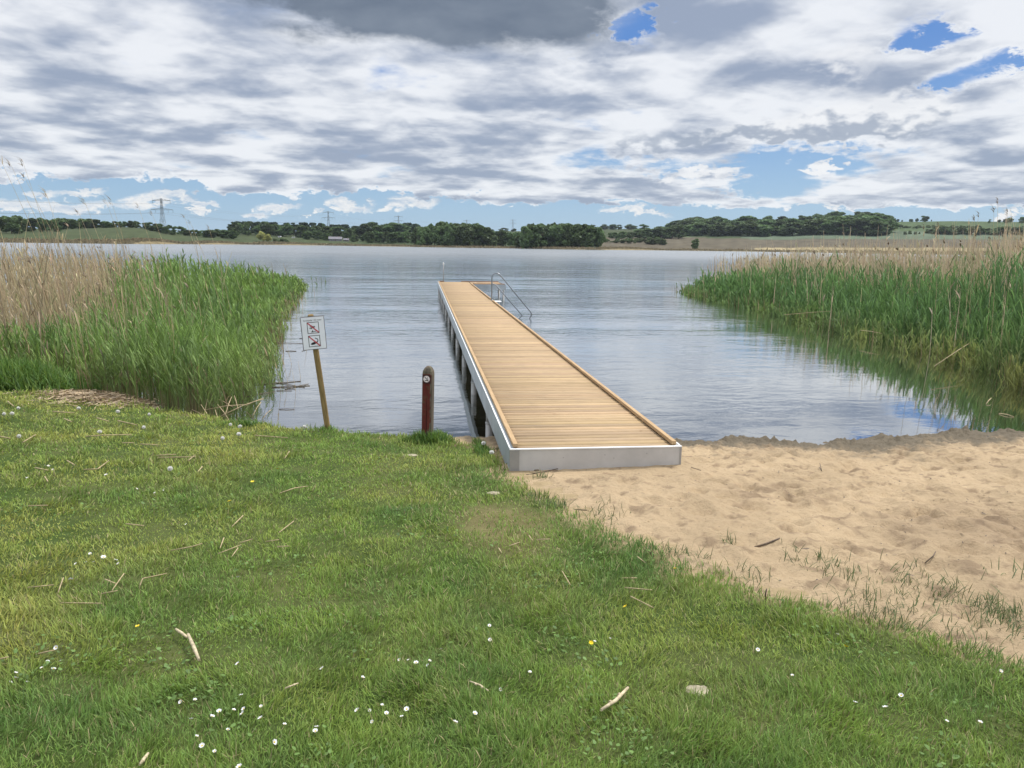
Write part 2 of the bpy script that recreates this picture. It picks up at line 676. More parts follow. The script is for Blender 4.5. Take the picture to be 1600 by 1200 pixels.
# sand of the bathing beach, trodden full of dimples
def sand_z(x, y):
    z = ground_z(x, y)
    z = z + .07 * sstep(sandness(x, y), .12, .45) * sstep(shore_dist(x, y), .3, .9)
    sd_ = sandness(x, y) + 0.10 * fbm(x * 2.2, y * 2.2, 4, 31)
    s = shore_dist(x, y)
    up = np.interp(sd_, [-.5, -.1, .05, .3, 1], [-.12, -.05, .004, .02, .025])
    up = np.where((x > -0.2) & (x < 1.9) & (y > -0.05), np.minimum(up, .004), up)
    out = z + up + 0.020 * fbm(x * 1.9, y * 1.9, 4, 33) + 0.019 * fbm(x * 5.5, y * 6.5, 5, 35, 0.62)
    dim = np.zeros_like(x)
    r = np.random.default_rng(5)
    for _ in range(620):
        cx, cy = r.uniform(0, 9.5), r.uniform(-5, 2.2)
        a, b, d, th = r.uniform(.05, .10), r.uniform(.08, .17), r.uniform(.016, .046), r.uniform(0, 3.14)
        m = (np.abs(x - cx) < .5) & (np.abs(y - cy) < .5)
        if not m.any():
            continue
        dx, dy = x[m] - cx, y[m] - cy
        u, v = (dx * math.cos(th) + dy * math.sin(th)) / a, (-dx * math.sin(th) + dy * math.cos(th)) / b
        q = u * u + v * v
        dim[m] += -d * np.exp(-q) + 0.42 * d * np.exp(-(np.sqrt(q) - 1.7) ** 2 * 3)
    out = out + dim * sstep(sd_, 0.05, 0.4) * sstep(s, 0.5, 1.2)
    # dug-up wet ridge along the water
    rid = np.exp(-((s - 0.42) / 0.22) ** 2) * sstep(x, 1.75, 2.2)
    lump = np.clip(0.55 + 0.9 * fbm(x * 1.5, y * 2.2, 3, 41), 0, 1.6)
    out = out + rid * lump * (0.035 + 0.06 * np.clip(.5 + fbm(x * 5.5, y * 7, 4, 43, 0.55), 0, 1.1))
    out = out + sstep(s, .1, .4) * sstep(s, 1.5, .8) * 0.035 * np.abs(fbm(x * 8, y * 8, 4, 47, 0.65)) * sstep(x, 1.7, 2.2)
    # scraped hollow with dark crumbs on the right
    k = np.exp(-((x - 2.6) / 0.5) ** 2 - ((y + 1.0) / 0.28) ** 2)
    out = out + k * 0.03 * fbm(x * 9, y * 9, 3, 53)
    # held level against the jetty's end plate
    k = sstep(y, -0.45, -0.1) * sstep(np.abs(x - 0.9), 1.2, 0.85) * (y < 0.3)
    front = 0.435 + 0.02 * x + 0.008 * fbm(x * 5, y * 5, 3, 55)
    out = out * (1 - k) + front * k
    return out


def sand_col(x, y, z):
    s = shore_dist(x, y)
    f = fbm(x * 1.1, y * 1.1, 4, 61)
    g = fbm(x * 5, y * 5, 4, 63, 0.6)
    dry = np.array([0.43, 0.322, 0.20])
    pale = np.array([0.50, 0.375, 0.235])
    brown = np.array([0.20, 0.14, 0.09])
    wet = np.array([0.165, 0.138, 0.10])
    c = dry + (pale - dry) * np.clip(0.5 + f * 0.8, 0, 1)[:, None]
    # trampled brown soil to the lower right, crumbs here and there
    k = np.exp(-((x - 3.5) / 1.15) ** 2 - ((y + 2.2) / 0.75) ** 2)
    k = np.clip(k * 0.5 + np.maximum(g, 0) * 0.75 * (k + 0.15) - 0.1, 0, 0.85)
    k2 = np.clip(np.exp(-((x - 2.3) / 0.55) ** 2 - ((y + 1.0) / 0.3) ** 2) * (0.4 + g), 0, 0.7)
    k3 = np.clip((g - 0.34) * 1.8, 0, 0.6)
    kk = np.clip(np.maximum(np.maximum(k, k2), k3), 0, 0.85)[:, None]
    c = c * (1 - kk) + brown * kk
    w = np.clip(sstep(s + 0.40 * f + 0.30 * g, 1.45, 0.65) * sstep(x, -1.9, 1.2), 0, 1)[:, None]
    return c * (1 - w) + wet * w


def sand_mat(t):
    c = X(attr('tint').outputs['Color'])
    v = geopos()
    n = noise(v, 38.0, 8, 0.7)
    sp = noise(v, 160.0, 3, 0.6)
    c = mixc(n.smooth(0.42, 0.75) * 0.28, c, mixc(1.0, c, (0.55, 0.5, 0.45), 'MULTIPLY'))
    c = mixc(sp.smooth(0.66, 0.74) * 0.45, c, (0.16, 0.12, 0.08))
    h = noise(v, 13, 9, 0.70)
    return bsdf(c, 0.92, 0, 0.15, bump(h, 0.95, 0.05))


M_sand = mat('sand', sand_mat)
sx = np.concatenate([np.arange(-0.9, 9.5, 0.025), np.geomspace(9.5, 60, 40)])
sy = np.concatenate([-np.geomspace(6, 30, 25)[::-1], np.arange(-5.95, 3.6, 0.025)])
tag(link('sand', grid_mesh('sand', sx, sy, sand_z, M_sand, sand_col,
                           keep=lambda x, y: (sandness(x, y) > -0.35) & (shore_dist(x, y) > -0.6))), kind='structure')


# water: murky lake, ripples in the surface normal, bed showing through in the last centimetres of depth
def water_mat(t):
    v = geopos((1, 1, 1))
    sep = t.nodes.new('ShaderNodeSeparateXYZ')
    t.links.new(v.s, sep.inputs[0])
    x, y = X(sep.outputs[0]), X(sep.outputs[1])
    ra = noise(comb(x * 0.60 + y * 0.08, y * 0.9, 0.0), 6.5, 4, 0.6, 0.5)       # little ripples, crests across the view
    rb = noise(comb(x * 0.48 - y * 0.10, y * 1.0, 4.0), 2.0, 3, 0.5, 0.7)
    rc = noise(comb(x * 0.30, y * 1.0, 9.0), 0.45, 3, 0.5, 0.3)
    gust = noise(comb(x * 0.05, y * 0.16, 2.0), 1.0, 3, 0.5, 0.4)
    off = y.smooth(2.0, 26.0)                                                     # sheltered by the shore and the reeds
    lee = 1.0 - (x - 0.35 * y).smooth(1.5, 6.5) * (1.0 - y.smooth(16.0, 34.0)) * 0.86   # lee of the right reed bed
    amp = (0.20 + 0.55 * off + 0.9 * y.smooth(30.0, 160.0)) * (0.30 + gust.smooth(0.3, 0.7) * 0.85) * lee
    h = (ra * 0.016 + rb * 0.052 + rc * 0.07) * amp
    nm = bump(h, 1.0, 1.0)
    fr = node('ShaderNodeFresnel', IOR=2.25)
    t.links.new(nm.s, fr.inputs['Normal'])
    f1 = 1.0 - X(fr.outputs[0])
    fr = 1.0 - X._m('POWER', f1, 2.15)
    gl = node('ShaderNodeBsdfGlossy', Roughness=0.03 + y.smooth(15.0, 260.0) * 0.24)
    t.links.new(nm.s, gl.inputs['Normal'])
    gl.inputs['Color'].default_value = (0.96, 0.98, 1, 1)
    dep = X(attr('tint').outputs['Fac'])
    df = t.nodes.new('ShaderNodeBsdfDiffuse')
    df.inputs[0].default_value = (0.036, 0.036, 0.018, 1)
    tr = t.nodes.new('ShaderNodeBsdfTransparent')
    tr.inputs[0].default_value = (0.66, 0.64, 0.50, 1)
    body = t.nodes.new('ShaderNodeMixShader')
    t.links.new((1.0 - (dep * -3.2).exp() * 0.85).s, body.inputs[0])
    t.links.new(tr.outputs[0], body.inputs[1])
    t.links.new(df.outputs[0], body.inputs[2])
    mx = t.nodes.new('ShaderNodeMixShader')
    t.links.new((fr * (1.0 - 0.36 * y.smooth(12.0, 200.0))).s, mx.inputs[0])      # facets turn away and shade each other far out
    t.links.new(body.outputs[0], mx.inputs[1])
    t.links.new(gl.outputs[0], mx.inputs[2])
    return mx.outputs[0]


M_water = mat('water', water_mat)
wx = axis_grid(-2500, -14, 16, 2500, 0.12, 40)
wy = axis_grid(1.8, 2.2, 10, 2600, 0.12, 40)
wy = wy[wy > 1.9]
tag(link('water', grid_mesh('water', wx, wy, lambda x, y: x * 0.0, M_water,
                            lambda x, y, z: np.clip(-ground_z(x, y), 0, 3)[:, None] * np.ones(3),
                            keep=lambda x, y: shore_dist(x, y) < 0.6)), kind='structure')


# ------------------------------------------------------------------ the bathing jetty
def wood_mat(name, base, var, tintattr=True):
    def b(t):
        v = objco((1.2, 14, 14))
        n = noise(v, 3.0, 7, 0.65, 0.6)
        kn = noise(objco((5, 9, 9)), 1.6, 3, 0.6)
        c = mixc(n.smooth(0.25, 0.75), tuple(q * (1 - var) for q in base), tuple(min(1, q * (1 + var)) for q in base))
        c = mixc(kn.smooth(0.66, 0.78) * 0.6, c, (0.20, 0.11, 0.05))
        st = noise(objco((1.6, 1.1, 1)), 1.3, 7, 0.68)
        c = mixc(st.smooth(0.50, 0.80) * 0.34, c, (0.25, 0.19, 0.13))
        if tintattr:
            c = mixc(1.0, c, X(attr('tint').outputs['Color']), 'MULTIPLY')
        return bsdf(c, 0.72, 0, 0.25, bump(n, 0.25, 0.004))
    return mat(name, b)


M_deck = wood_mat('deck_timber', (0.39, 0.275, 0.16), 0.18)


def kerb_mat(t):
    v = objco((14, 1.2, 14))
    n = noise(v, 3.0, 6, 0.65, 0.5)
    c = mixc(n.smooth(0.25, 0.75), (0.36, 0.235, 0.12), (0.50, 0.345, 0.19))
    return bsdf(c, 0.7, 0, 0.25, bump(n, 0.2, 0.003))


M_kerb = mat('kerb_timber', kerb_mat)


def galv(name, base, rough=0.5, metal=0.55):
    def b(t):
        v = objco((1, 1, 1))
        n = noise(v, 2.2, 6, 0.65)
        f = noise(objco((3, 3, 9)), 14, 4, 0.6)
        c = mixc(n.smooth(0.3, 0.7), tuple(q * 0.86 for q in base), tuple(min(1, q * 1.08) for q in base))
        c = mixc(f.smooth(0.62, 0.75) * 0.3, c, tuple(q * 0.7 for q in base))
        return bsdf(c, rough, metal, 0.4, bump(n, 0.08, 0.01))
    return mat(name, b)


M_galv = galv('galvanised_steel', (0.35, 0.385, 0.41), 0.62, 0.15)
M_plate = galv('end_plate_steel', (0.50, 0.49, 0.475), 0.65, 0.05)
M_corner = galv('corner_steel', (0.36, 0.36, 0.36), 0.5, 0.4)
M_pipe = galv('pipe_steel', (0.42, 0.43, 0.43), 0.5, 0.4)
M_pipe2 = galv('pile_steel', (0.34, 0.34, 0.33), 0.55, 0.3)
M_inox = simple('stainless_tube', (0.26, 0.28, 0.30), 0.32, 0.7, 0.05)
M_under = simple('underdeck_shade_timber', (0.035, 0.028, 0.02), 0.9)  # near-black colour stands in for the shade under the deck

W_, L_, ZD, HF = 1.7, 33.25, 0.65, 0.26
PX0, PX1, PY0 = 1.7, 3.40, 30.74


def build_jetty():
    j = empty('bathing_jetty', (0, 0, 0))
    tag(j, 'long L-shaped bathing jetty with pale timber deck and grey steel sides', 'jetty')
    r = np.random.default_rng(11)
    V, Q, C = [], [], []

    def plank(x0, x1, y0, y1, z0, z1, tint):
        dz, dx = r.normal(0, .0012), r.normal(0, .002)
        b = len(V)
        bev = 0.010
        for (x, y, z) in ((x0, y0, z0), (x1, y0, z0), (x1, y1, z0), (x0, y1, z0), (x0, y0, z1 - 2.2 * bev), (x1, y0, z1 - 2.2 * bev), (x1, y1, z1 - 2.2 * bev), (x0, y1, z1 - 2.2 * bev),
                          (x0 + bev, y0 + bev, z1), (x1 - bev, y0 + bev, z1), (x1 - bev, y1 - bev, z1), (x0 + bev, y1 - bev, z1)):
            V.append((x + dx, y, z + dz))
            C.append(tint)
        for f in ((0, 1, 5, 4), (1, 2, 6, 5), (2, 3, 7, 6), (3, 0, 4, 7), (4, 5, 9, 8), (5, 6, 10, 9), (6, 7, 11, 10), (7, 4, 8, 11), (8, 9, 10, 11), (3, 2, 1, 0)):
            Q.append([b + q for q in f])

    pitch = 0.1205
    n = int((L_ - 0.1) / pitch)
    for i in range(n):
        y0 = 0.052 + i * pitch
        k = 1 + r.normal(0, .095)
        tint = np.clip(np.array([k, k * (1 + r.normal(0, .012)), k * (1 + r.normal(0, .04))]), .6, 1.4)
        if r.random() < .06:
            tint = tint * .88
        plank(0.055, W_ - 0.055, y0, y0 + pitch - (0.017 + abs(r.normal(0, .003))), ZD - .03, ZD, tint)
    # the side platform has its boards running across too
    for i in range(int((PX1 - PX0 - .02) / pitch)):
        x0 = PX0 + 0.0 + i * pitch
        k = 1.0 + r.normal(0, .05)
        plank(x0, x0 + pitch - .008, PY0 + .055, L_ - .055, ZD - .03, ZD, np.array([k, k * .98, k * .97]))
    me = mesh_np('deck', np.array(V), [np.array(Q)], M_deck, col=np.array(C))
    link('deck', me, j)
    # steel sides: a web with a bright flange along the top
    def side(name, x0, x1, y0, y1, inward):
        b = MB()
        b.box(x0, x1, y0, y1, ZD - HF, ZD + .003)
        return b.build(name, M_galv, j)

    def flange(x0, x1, y0, y1, par):
        b = MB()
        b.box(x0, x1, y0, y1, ZD + .003, ZD + .009)
        b.build('flange', M_flange, par)
    s = side('side_beam', 0, .05, .046, L_ - .046, 1)
    flange(-.004, .012, .05, L_ - .05, s)
    s = side('side_beam', W_ - .05, W_, .046, PY0 - .006, -1)
    flange(W_ - .012, W_ + .004, .05, PY0 - .01, s)
    b = MB()
    b.box(.088, W_, .0, .042, ZD - HF - .02, ZD - .001)
    e = b.build('end_plate', M_plate, j)
    b = MB()
    b.box(-.003, W_ + .003, -.006, .024, ZD - .001, ZD + .009)
    b.build('flange', M_flange, e)
    b = MB()
    b.box(-.002, .09, -.003, .043, ZD - HF - .02, ZD - .003)
    b.build('corner_plate', M_corner, e)
    b = MB()
    b.box(W_ - .018, W_ + .003, -.003, .043, ZD - HF - .02, ZD - .003)
    b.build('corner_plate', M_corner, e)
    b = MB()
    b.box(0, PX1 - .05, L_ - .045, L_, ZD - HF, ZD + .003)
    b.build('end_beam', M_galv, j)
    b = MB()
    b.box(PX0 + .003, PX1 - .05, PY0, PY0 + .05, ZD - HF, ZD + .003)
    b.build('side_beam', M_galv, j)
    b = MB()
    b.box(PX1 - .05, PX1, PY0 - .004, L_ + .004, ZD - HF, ZD + .003, bev=.012)
    b.build('end_beam', M_galv, j)
    # timber kerbs, in lengths, on low packers
    def kerb(x0, x1, y0, y1, m):
        b = MB()
        b.box(x0, x1, y0, y1, ZD + .008, ZD + .047, bev=.003)
        lx, ly = x1 - x0, y1 - y0
        k = max(2, int(max(lx, ly) / 0.9) + 1)
        for i in range(k):
            if ly > lx:
                yy = y0 + .06 + (ly - .12) * i / (k - 1)
                b.box(x0 + .004, x1 - .004, yy - .05, yy + .05, ZD + .0045, ZD + .0075)
            else:
                xx = x0 + .06 + (lx - .12) * i / (k - 1)
                b.box(xx - .05, xx + .05, y0 + .004, y1 - .004, ZD + .0045, ZD + .0075)
        b.build('kerb', m, j)
    for x0 in (.034, W_ - .080):
        y = .055
        lens = [3.0, 3.6] + [3.6] * 9
        for i, ln in enumerate(lens):
            y1 = min(y + ln, (L_ - .05) if x0 < 1 else PY0 - .0)
            if x0 > 1 and y < 19.4 < y1:                 # opening at the ladder
                kerb(x0, x0 + .046, y, 19.25, M_kerb)
                kerb(x0, x0 + .046, 20.15, y1 - .008, M_kerb)
            elif y1 - y > .2:
                kerb(x0, x0 + .046, y, y1 - .008, M_kerb)
            y = y1
    kerb(.115, .34, L_ - .10, L_ - .054, M_kerb2)
    kerb(1.25, 3.26, L_ - .10, L_ - .054, M_kerb2)
    kerb(PX0 + .02, PX1 - .06, PY0 + .056, PY0 + .102, M_kerb2)
    # piles with their sleeves, crossbeams below
    def pile(x, y):
        b = MB()
        b.tube([(x, y, -1.6), (x, y, .22)], .048, 14)
        p = b.build('pile', M_pipe2, j, True)
        b = MB()
        b.tube([(x, y, .22), (x, y, ZD - .05)], .043, 14)
        b.tube([(x, y, .205), (x, y, .222)], .0515, 14)
        b.build('sleeve', M_pipe, p, True)
    for i in range(11):
        y = 2.92 + 3.03 * i
        for x in (.062, W_ - .062):
            pile(x, y)
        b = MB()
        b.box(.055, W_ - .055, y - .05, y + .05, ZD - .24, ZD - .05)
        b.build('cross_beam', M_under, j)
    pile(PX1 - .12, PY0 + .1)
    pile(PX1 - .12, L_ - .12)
    for i in range(54):  # close-set joists added to darken the space under the deck
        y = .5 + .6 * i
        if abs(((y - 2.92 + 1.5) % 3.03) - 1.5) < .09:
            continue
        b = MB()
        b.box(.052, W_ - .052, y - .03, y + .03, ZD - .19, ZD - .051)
        b.build('shade_joist', M_under, j)
    for x, z in ((.93, ZD - .065), (1.35, ZD - .06), (.52, ZD - .085), (1.02, ZD - .10)):
        b = MB()
        b.tube([(x, .0, z), (x, -.004, z)], .006, 8)
        b.build('bolt', M_corner, e)
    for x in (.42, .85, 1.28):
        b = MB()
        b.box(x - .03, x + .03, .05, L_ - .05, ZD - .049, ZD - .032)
        b.build('shade_joist', M_under, j)
    return j


M_flange = galv('flange_steel', (0.83, 0.84, 0.84), 0.5, 0.1)
M_kerb2 = simple('shaded_kerb_timber', (0.30, 0.17, 0.09), 0.75, 0, .12, 9, stretch=(1, 8, 8))  # darker copy of the kerb timber, its shadow face put into the colour
build_jetty()


# bathing ladder with one looped handrail and a lower rail
def build_ladder():
    y0 = 19.7
    o = empty('bathing_ladder', (1.66, y0, ZD))
    tag(o, 'bent steel handrail and ladder going down into the water beside the jetty', 'ladder')

    def arc(c, r, a0, a1, n=9):
        return [(c[0] + r * math.cos(R(a0 + (a1 - a0) * i / n)), 0, c[1] + r * math.sin(R(a0 + (a1 - a0) * i / n))) for i in range(n + 1)]
    b = MB()
    top = arc((.15, .80), .165, 180, 42)
    p = [(-.015, 0, .0), (-.015, 0, .4)] + top + [(1.36, 0, -.36)] + arc((1.26, -.50), .17, 40, -30, 6) + [(1.22, 0, -.85), (.95, 0, -1.05)]
    b.tube(p, .022, 10)
    b.build('handrail', M_inox, o, True)
    b = MB()
    b.tube([(-.015, .0, .60), (.12, .0, .56), (.95, .0, -.37), (1.10, .0, -.54), (.93, .0, -.70), (.80, 0, -.95)], .020, 10)
    b.build('lower_rail', M_inox, o, True)
    for k in range(3):
        b = MB()
        b.box(.55 + .16 * k, .67 + .16 * k, .0, -.55, -.72 - .2 * k, -.70 - .2 * k)
        b.build('step', M_inox, o)
    b = MB()
    b.box(.045, .30, -.42, .0, -.03, -.005, bev=.004)
    b.build('top_step', M_flange, o)
    b = MB()
    b.tube([(-.015, 0, -.002), (-.015, 0, .012)], .05, 12)
    b.build('foot_flange', M_inox, o)


build_ladder()

# thin pole at the far corner
o = empty('marker_pole', (.31, L_ + .03, ZD - .2))
tag(o, 'thin upright grey pole with a pale tip at the far end of the jetty', 'pole')
b = MB(); b.tube([(0, 0, 0), (0, 0, 1.10)], .021, 10); b.build('shaft', M_pipe2, o, True)
b = MB(); b.tube([(0, 0, 1.10), (0, 0, 1.16), (0, 0, 1.20), (0, 0, 1.225)], .03, 10, radii=[.03, .034, .03, .012]); b.build('tip', M_flange, o, True)


# ------------------------------------------------------------------ the two posts on the bank
def text_mesh(name, s, size, width=None):
    cu = bpy.data.curves.new(name, 'FONT')
    cu.body = s
    cu.size = size
    cu.align_x = 'CENTER'
    cu.extrude = 0.0004
    ob = bpy.data.objects.new(name, cu)
    me = bpy.data.meshes.new_from_object(ob)
    bpy.data.objects.remove(ob)
    co = np.empty(len(me.vertices) * 3)
    me.vertices.foreach_get('co', co)
    co = co.reshape(-1, 3)
    if width:
        co[:, 0] *= width / (co[:, 0].max() - co[:, 0].min())
    co = np.stack([co[:, 0], -co[:, 2], co[:, 1]], -1)        # stand it upright, facing -Y
    me.vertices.foreach_set('co', np.ascontiguousarray(co.ravel()))
    me.name = name
    return me


M_white = simple('white_sign_face', (0.88, 0.89, 0.95), 0.35, 0, .03)
M_black = simple('black_print', (0.022, 0.022, 0.03), 0.5, 0, .05)
M_red = simple('red_print', (0.55, 0.08, 0.10), 0.5, 0, .05)
M_edge = simple('sign_edge', (0.14, 0.13, 0.14), 0.6, 0, .1)
M_treated = simple('treated_wood', (0.27, 0.185, 0.075), 0.8, 0, .2, 5, bmp=.4, stretch=(9, 9, 1))


def build_sign():
    g = ground_at(513, 676)
    g = np.array([-2.09, 3.06, float(ground_z(-2.09, 3.06))])
    lean = R(-6.3)
    o = empty('notice_sign', g, (R(1.5), lean, R(6)))
    tag(o, 'white notice board on a leaning wooden post at the grassy water edge', 'sign')
    b = MB()
    b.box(-.036, .036, -.03, .03, -.4, 1.60, bev=.012)
    b.build('post', M_treated, o)
    # the board, 30 by 43 cm, a little off the post's own slant
    bo = empty('board', (0, 0, 0))
    bo.parent = o
    bo.location = (.005, -.034, 1.36)
    bo.rotation_euler = (0, R(2.6), R(7))
    b = MB()
    b.box(-.150, .150, -.014, .0, -.216, .216)
    b.build('back_panel', M_edge, bo)
    b = MB()
    b.box(-.142, .143, -.0165, -.0135, -.208, .208)
    b.build('face', M_white, bo)
    t = link('lettering', text_mesh('lettering', 'Vanddybde 1,35 meter', .03, .235), bo)
    t.data.materials.append(M_black)
    t.location = (0, -.0172, .158)

    def frame(b, cx, cz, h, w):
        y0, y1 = -.0180, -.0164
        b.box(cx - h, cx + h, y0, y1, cz + h - w, cz + h)
        b.box(cx - h, cx + h, y0, y1, cz - h, cz - h + w)
        b.box(cx - h, cx - h + w, y0, y1, cz - h + w, cz + h - w)
        b.box(cx + h - w, cx + h, y0, y1, cz - h + w, cz + h - w)

    def at(c, pts, s):
        return [(c[0] + x * s, c[1] + z * s) for x, z in pts]
    # no diving
    c1, c2, h = (0, .070), (0, -.104), .074
    b = MB()
    frame(b, c1[0], c1[1], h, .007)
    s = .062
    y0, y1 = -.0178, -.0165
    b.prism(at(c1, [(-.62, .42), (-.42, .62), (.10, .22), (.22, .02), (.02, -.10), (-.28, .12)], s), y0, y1)        # trunk
    b.prism(at(c1, [(.24 + .17 * math.cos(a), .18 + .17 * math.sin(a)) for a in np.linspace(0, 6.28, 13)[:-1]], s), y0 - .0002, y1)   # head
    b.prism(at(c1, [(-.70, .20), (-.55, .30), (-.28, .02), (-.40, -.10), (-.72, -.02), (-.74, -.16), (-.36, -.26), (-.10, -.02), (-.28, .12)], s), y0 + .0002, y1)
    b.prism(at(c1, [(-.48, -.80), (-.30, -.80), (-.18, -.42), (-.02, -.80), (.85, -.62), (.85, -.74), (-.2, -.95), (-.48, -.92)], s), y0 + .0003, y1)
    b.build('diving_pictogram', M_black, bo)
    # no fishing
    b = MB()
    frame(b, c2[0], c2[1], h, .007)
    b.prism(at(c2, [(-.85, -.62), (-.55, -.35), (-.10, -.18), (.35, -.30), (.72, -.06), (.58, -.38), (.70, -.70), (.30, -.52), (-.05, -.72), (-.5, -.78)], s), y0, y1)
    hook = [(.18, .62), (.42, .48), (.66, .40), (.74, .08), (.60, -.14), (.36, -.24)]
    for i in range(len(hook) - 1):
        (xa, za), (xb, zb) = hook[i], hook[i + 1]
        dx, dz = xb - xa, zb - za
        l = math.hypot(dx, dz)
        nx, nz = -dz / l * .075, dx / l * .075
        b.prism(at(c2, [(xa - nx, za - nz), (xb - nx, zb - nz), (xb + nx, zb + nz), (xa + nx, za + nz)], s), y0 + .0001 * i, y1)
    b.build('fishing_pictogram', M_black, bo)
    for c in (c1, c2):
        b = MB()
        k = h - .007
        w = .008
        b.prism([(c[0] - k, c[1] + k), (c[0] - k, c[1] + k - w * 1.3), (c[0] + k - w * 1.3, c[1] - k), (c[0] + k, c[1] - k), (c[0] + k, c[1] - k + w * 1.3), (c[0] - k + w * 1.3, c[1] + k)], -.0188, -.0166)
        b.build('red_slash', M_red, bo)


build_sign()


def redpost_mat(t):
    v = objco((22, 22, 1.6))
    n = noise(v, 1.6, 7, 0.66, 0.6)
    p = noise(objco((5, 5, 2.2)), 2.2, 6, 0.66)
    tc = t.nodes.new('ShaderNodeTexCoord')
    sp = t.nodes.new('ShaderNodeSeparateXYZ')
    t.links.new(tc.outputs['Object'], sp.inputs[0])
    x, y, z = (X(sp.outputs[i]) for i in range(3))
    wood = mixc(n.smooth(0.25, 0.75), (0.075, 0.058, 0.045), (0.20, 0.165, 0.125))
    red = mixc(n.smooth(0.2, 0.8), (0.085, 0.018, 0.015), (0.165, 0.038, 0.030))
    front = 1.0 - y.smooth(-.058, -.052)
    mid = 1.0 - (x + .012).abs().smooth(.026, .060)
    zz = z.smooth(.06, .30) * (1.0 - z.smooth(.86, .88))
    k = (front * zz * (mid * 0.75 + 0.42) - (p - 0.35) * 1.5 + 0.06).smooth(0.15, 0.42)
    c = mixc(k, wood, red)
    moss = (noise(objco((9, 9, 9)), 2.0, 5, 0.6) + z * 0.1).smooth(0.55, 0.72)
    c = mixc(moss * 0.45, c, (0.10, 0.105, 0.055))
    return bsdf(c, 0.85, 0, 0.2, bump(n, 0.6, 0.006))


def build_red_post():
    x, y = -.775, 2.12
    o = empty('route_post', (x, y, float(ground_z(x, y))), (R(.5), R(1.4), R(-16)))
    tag(o, 'weathered square wooden post with faded red paint and a small round sign', 'post')
    bm = bmesh.new()
    rings = []
    prof = [(-.45, 1, 0), (0, 1, 0), (.15, 1, 0), (.5, 1, 0), (.86, 1, 0), (.90, .95, .1), (.935, .72, .3), (.955, .45, .6), (.962, .18, .9)]
    hw, ch = .062, .012
    oct_ = [(hw - ch, -hw), (hw, -hw + ch), (hw, hw - ch), (hw - ch, hw), (-hw + ch, hw), (-hw, hw - ch), (-hw, -hw + ch), (-hw + ch, -hw)]
    # a drying split down the front
    for z, s, rd in prof:
        ring = []
        pts = oct_ + [(-.0015, -hw), (.002, -hw + (.016 if z < .8 else .001)), (.0055, -hw)]
        for i, (px, py) in enumerate(pts):
            r_ = math.hypot(px, py)
            q = (px * s * (1 - rd) + px / r_ * hw * s * rd, py * s * (1 - rd) + py / r_ * hw * s * rd)
            ring.append(bm.verts.new((q[0], q[1], z)))
        rings.append(ring)
    for a, b_ in zip(rings[:-1], rings[1:]):
        n = len(a)
        for i in range(n):
            bm.faces.new((a[i], a[(i + 1) % n], b_[(i + 1) % n], b_[i]))
    bm.faces.new(rings[-1])
    bmesh.ops.recalc_face_normals(bm, faces=bm.faces[:])
    me = bpy.data.meshes.new('shaft')
    bm.to_mesh(me); bm.free()
    me.materials.append(mat('faded_red_wood', redpost_mat))
    link('shaft', me, o)
    b = MB()
    b.box(-.054, .046, -hw - .005, -hw - .0005, .755, .862)
    pl = b.build('plaque', simple('plaque', (0.050, 0.016, 0.018), .5), o)
    b = MB()
    c = (-.004, .810)
    b.prism([(c[0] + .040 * math.cos(a), c[1] + .040 * math.sin(a)) for a in np.linspace(0, 2 * math.pi, 33)[:-1]], -hw - .0065, -hw - .0045)
    b.build('disc', simple('disc_white', (.80, .70, .70), .4, 0, .02), pl)
    b = MB()
    y0, y1 = -hw - .0085, -hw - .0060
    s = .040
    q = lambda P: [(c[0] + a * s, c[1] + d * s) for a, d in P]
    b.prism(q([(-.62, .52), (-.48, .66), (.20, -.02), (.66, -.62), (.54, -.70), (.05, -.12)]), y0, y1)
    b.prism(q([(.28 + .16 * math.cos(a), .34 + .14 * math.sin(a)) for a in np.linspace(0, 6.28, 13)[:-1]]), y0 + .0003, y1)
    b.prism(q([(-.60, -.62), (-.42, -.38), (.02, -.30), (.46, -.16), (.52, .02), (.56, -.34), (.30, -.50), (-.10, -.52)]), y0 + .0005, y1)
    b.build('pictogram', M_black, pl)


build_red_post()


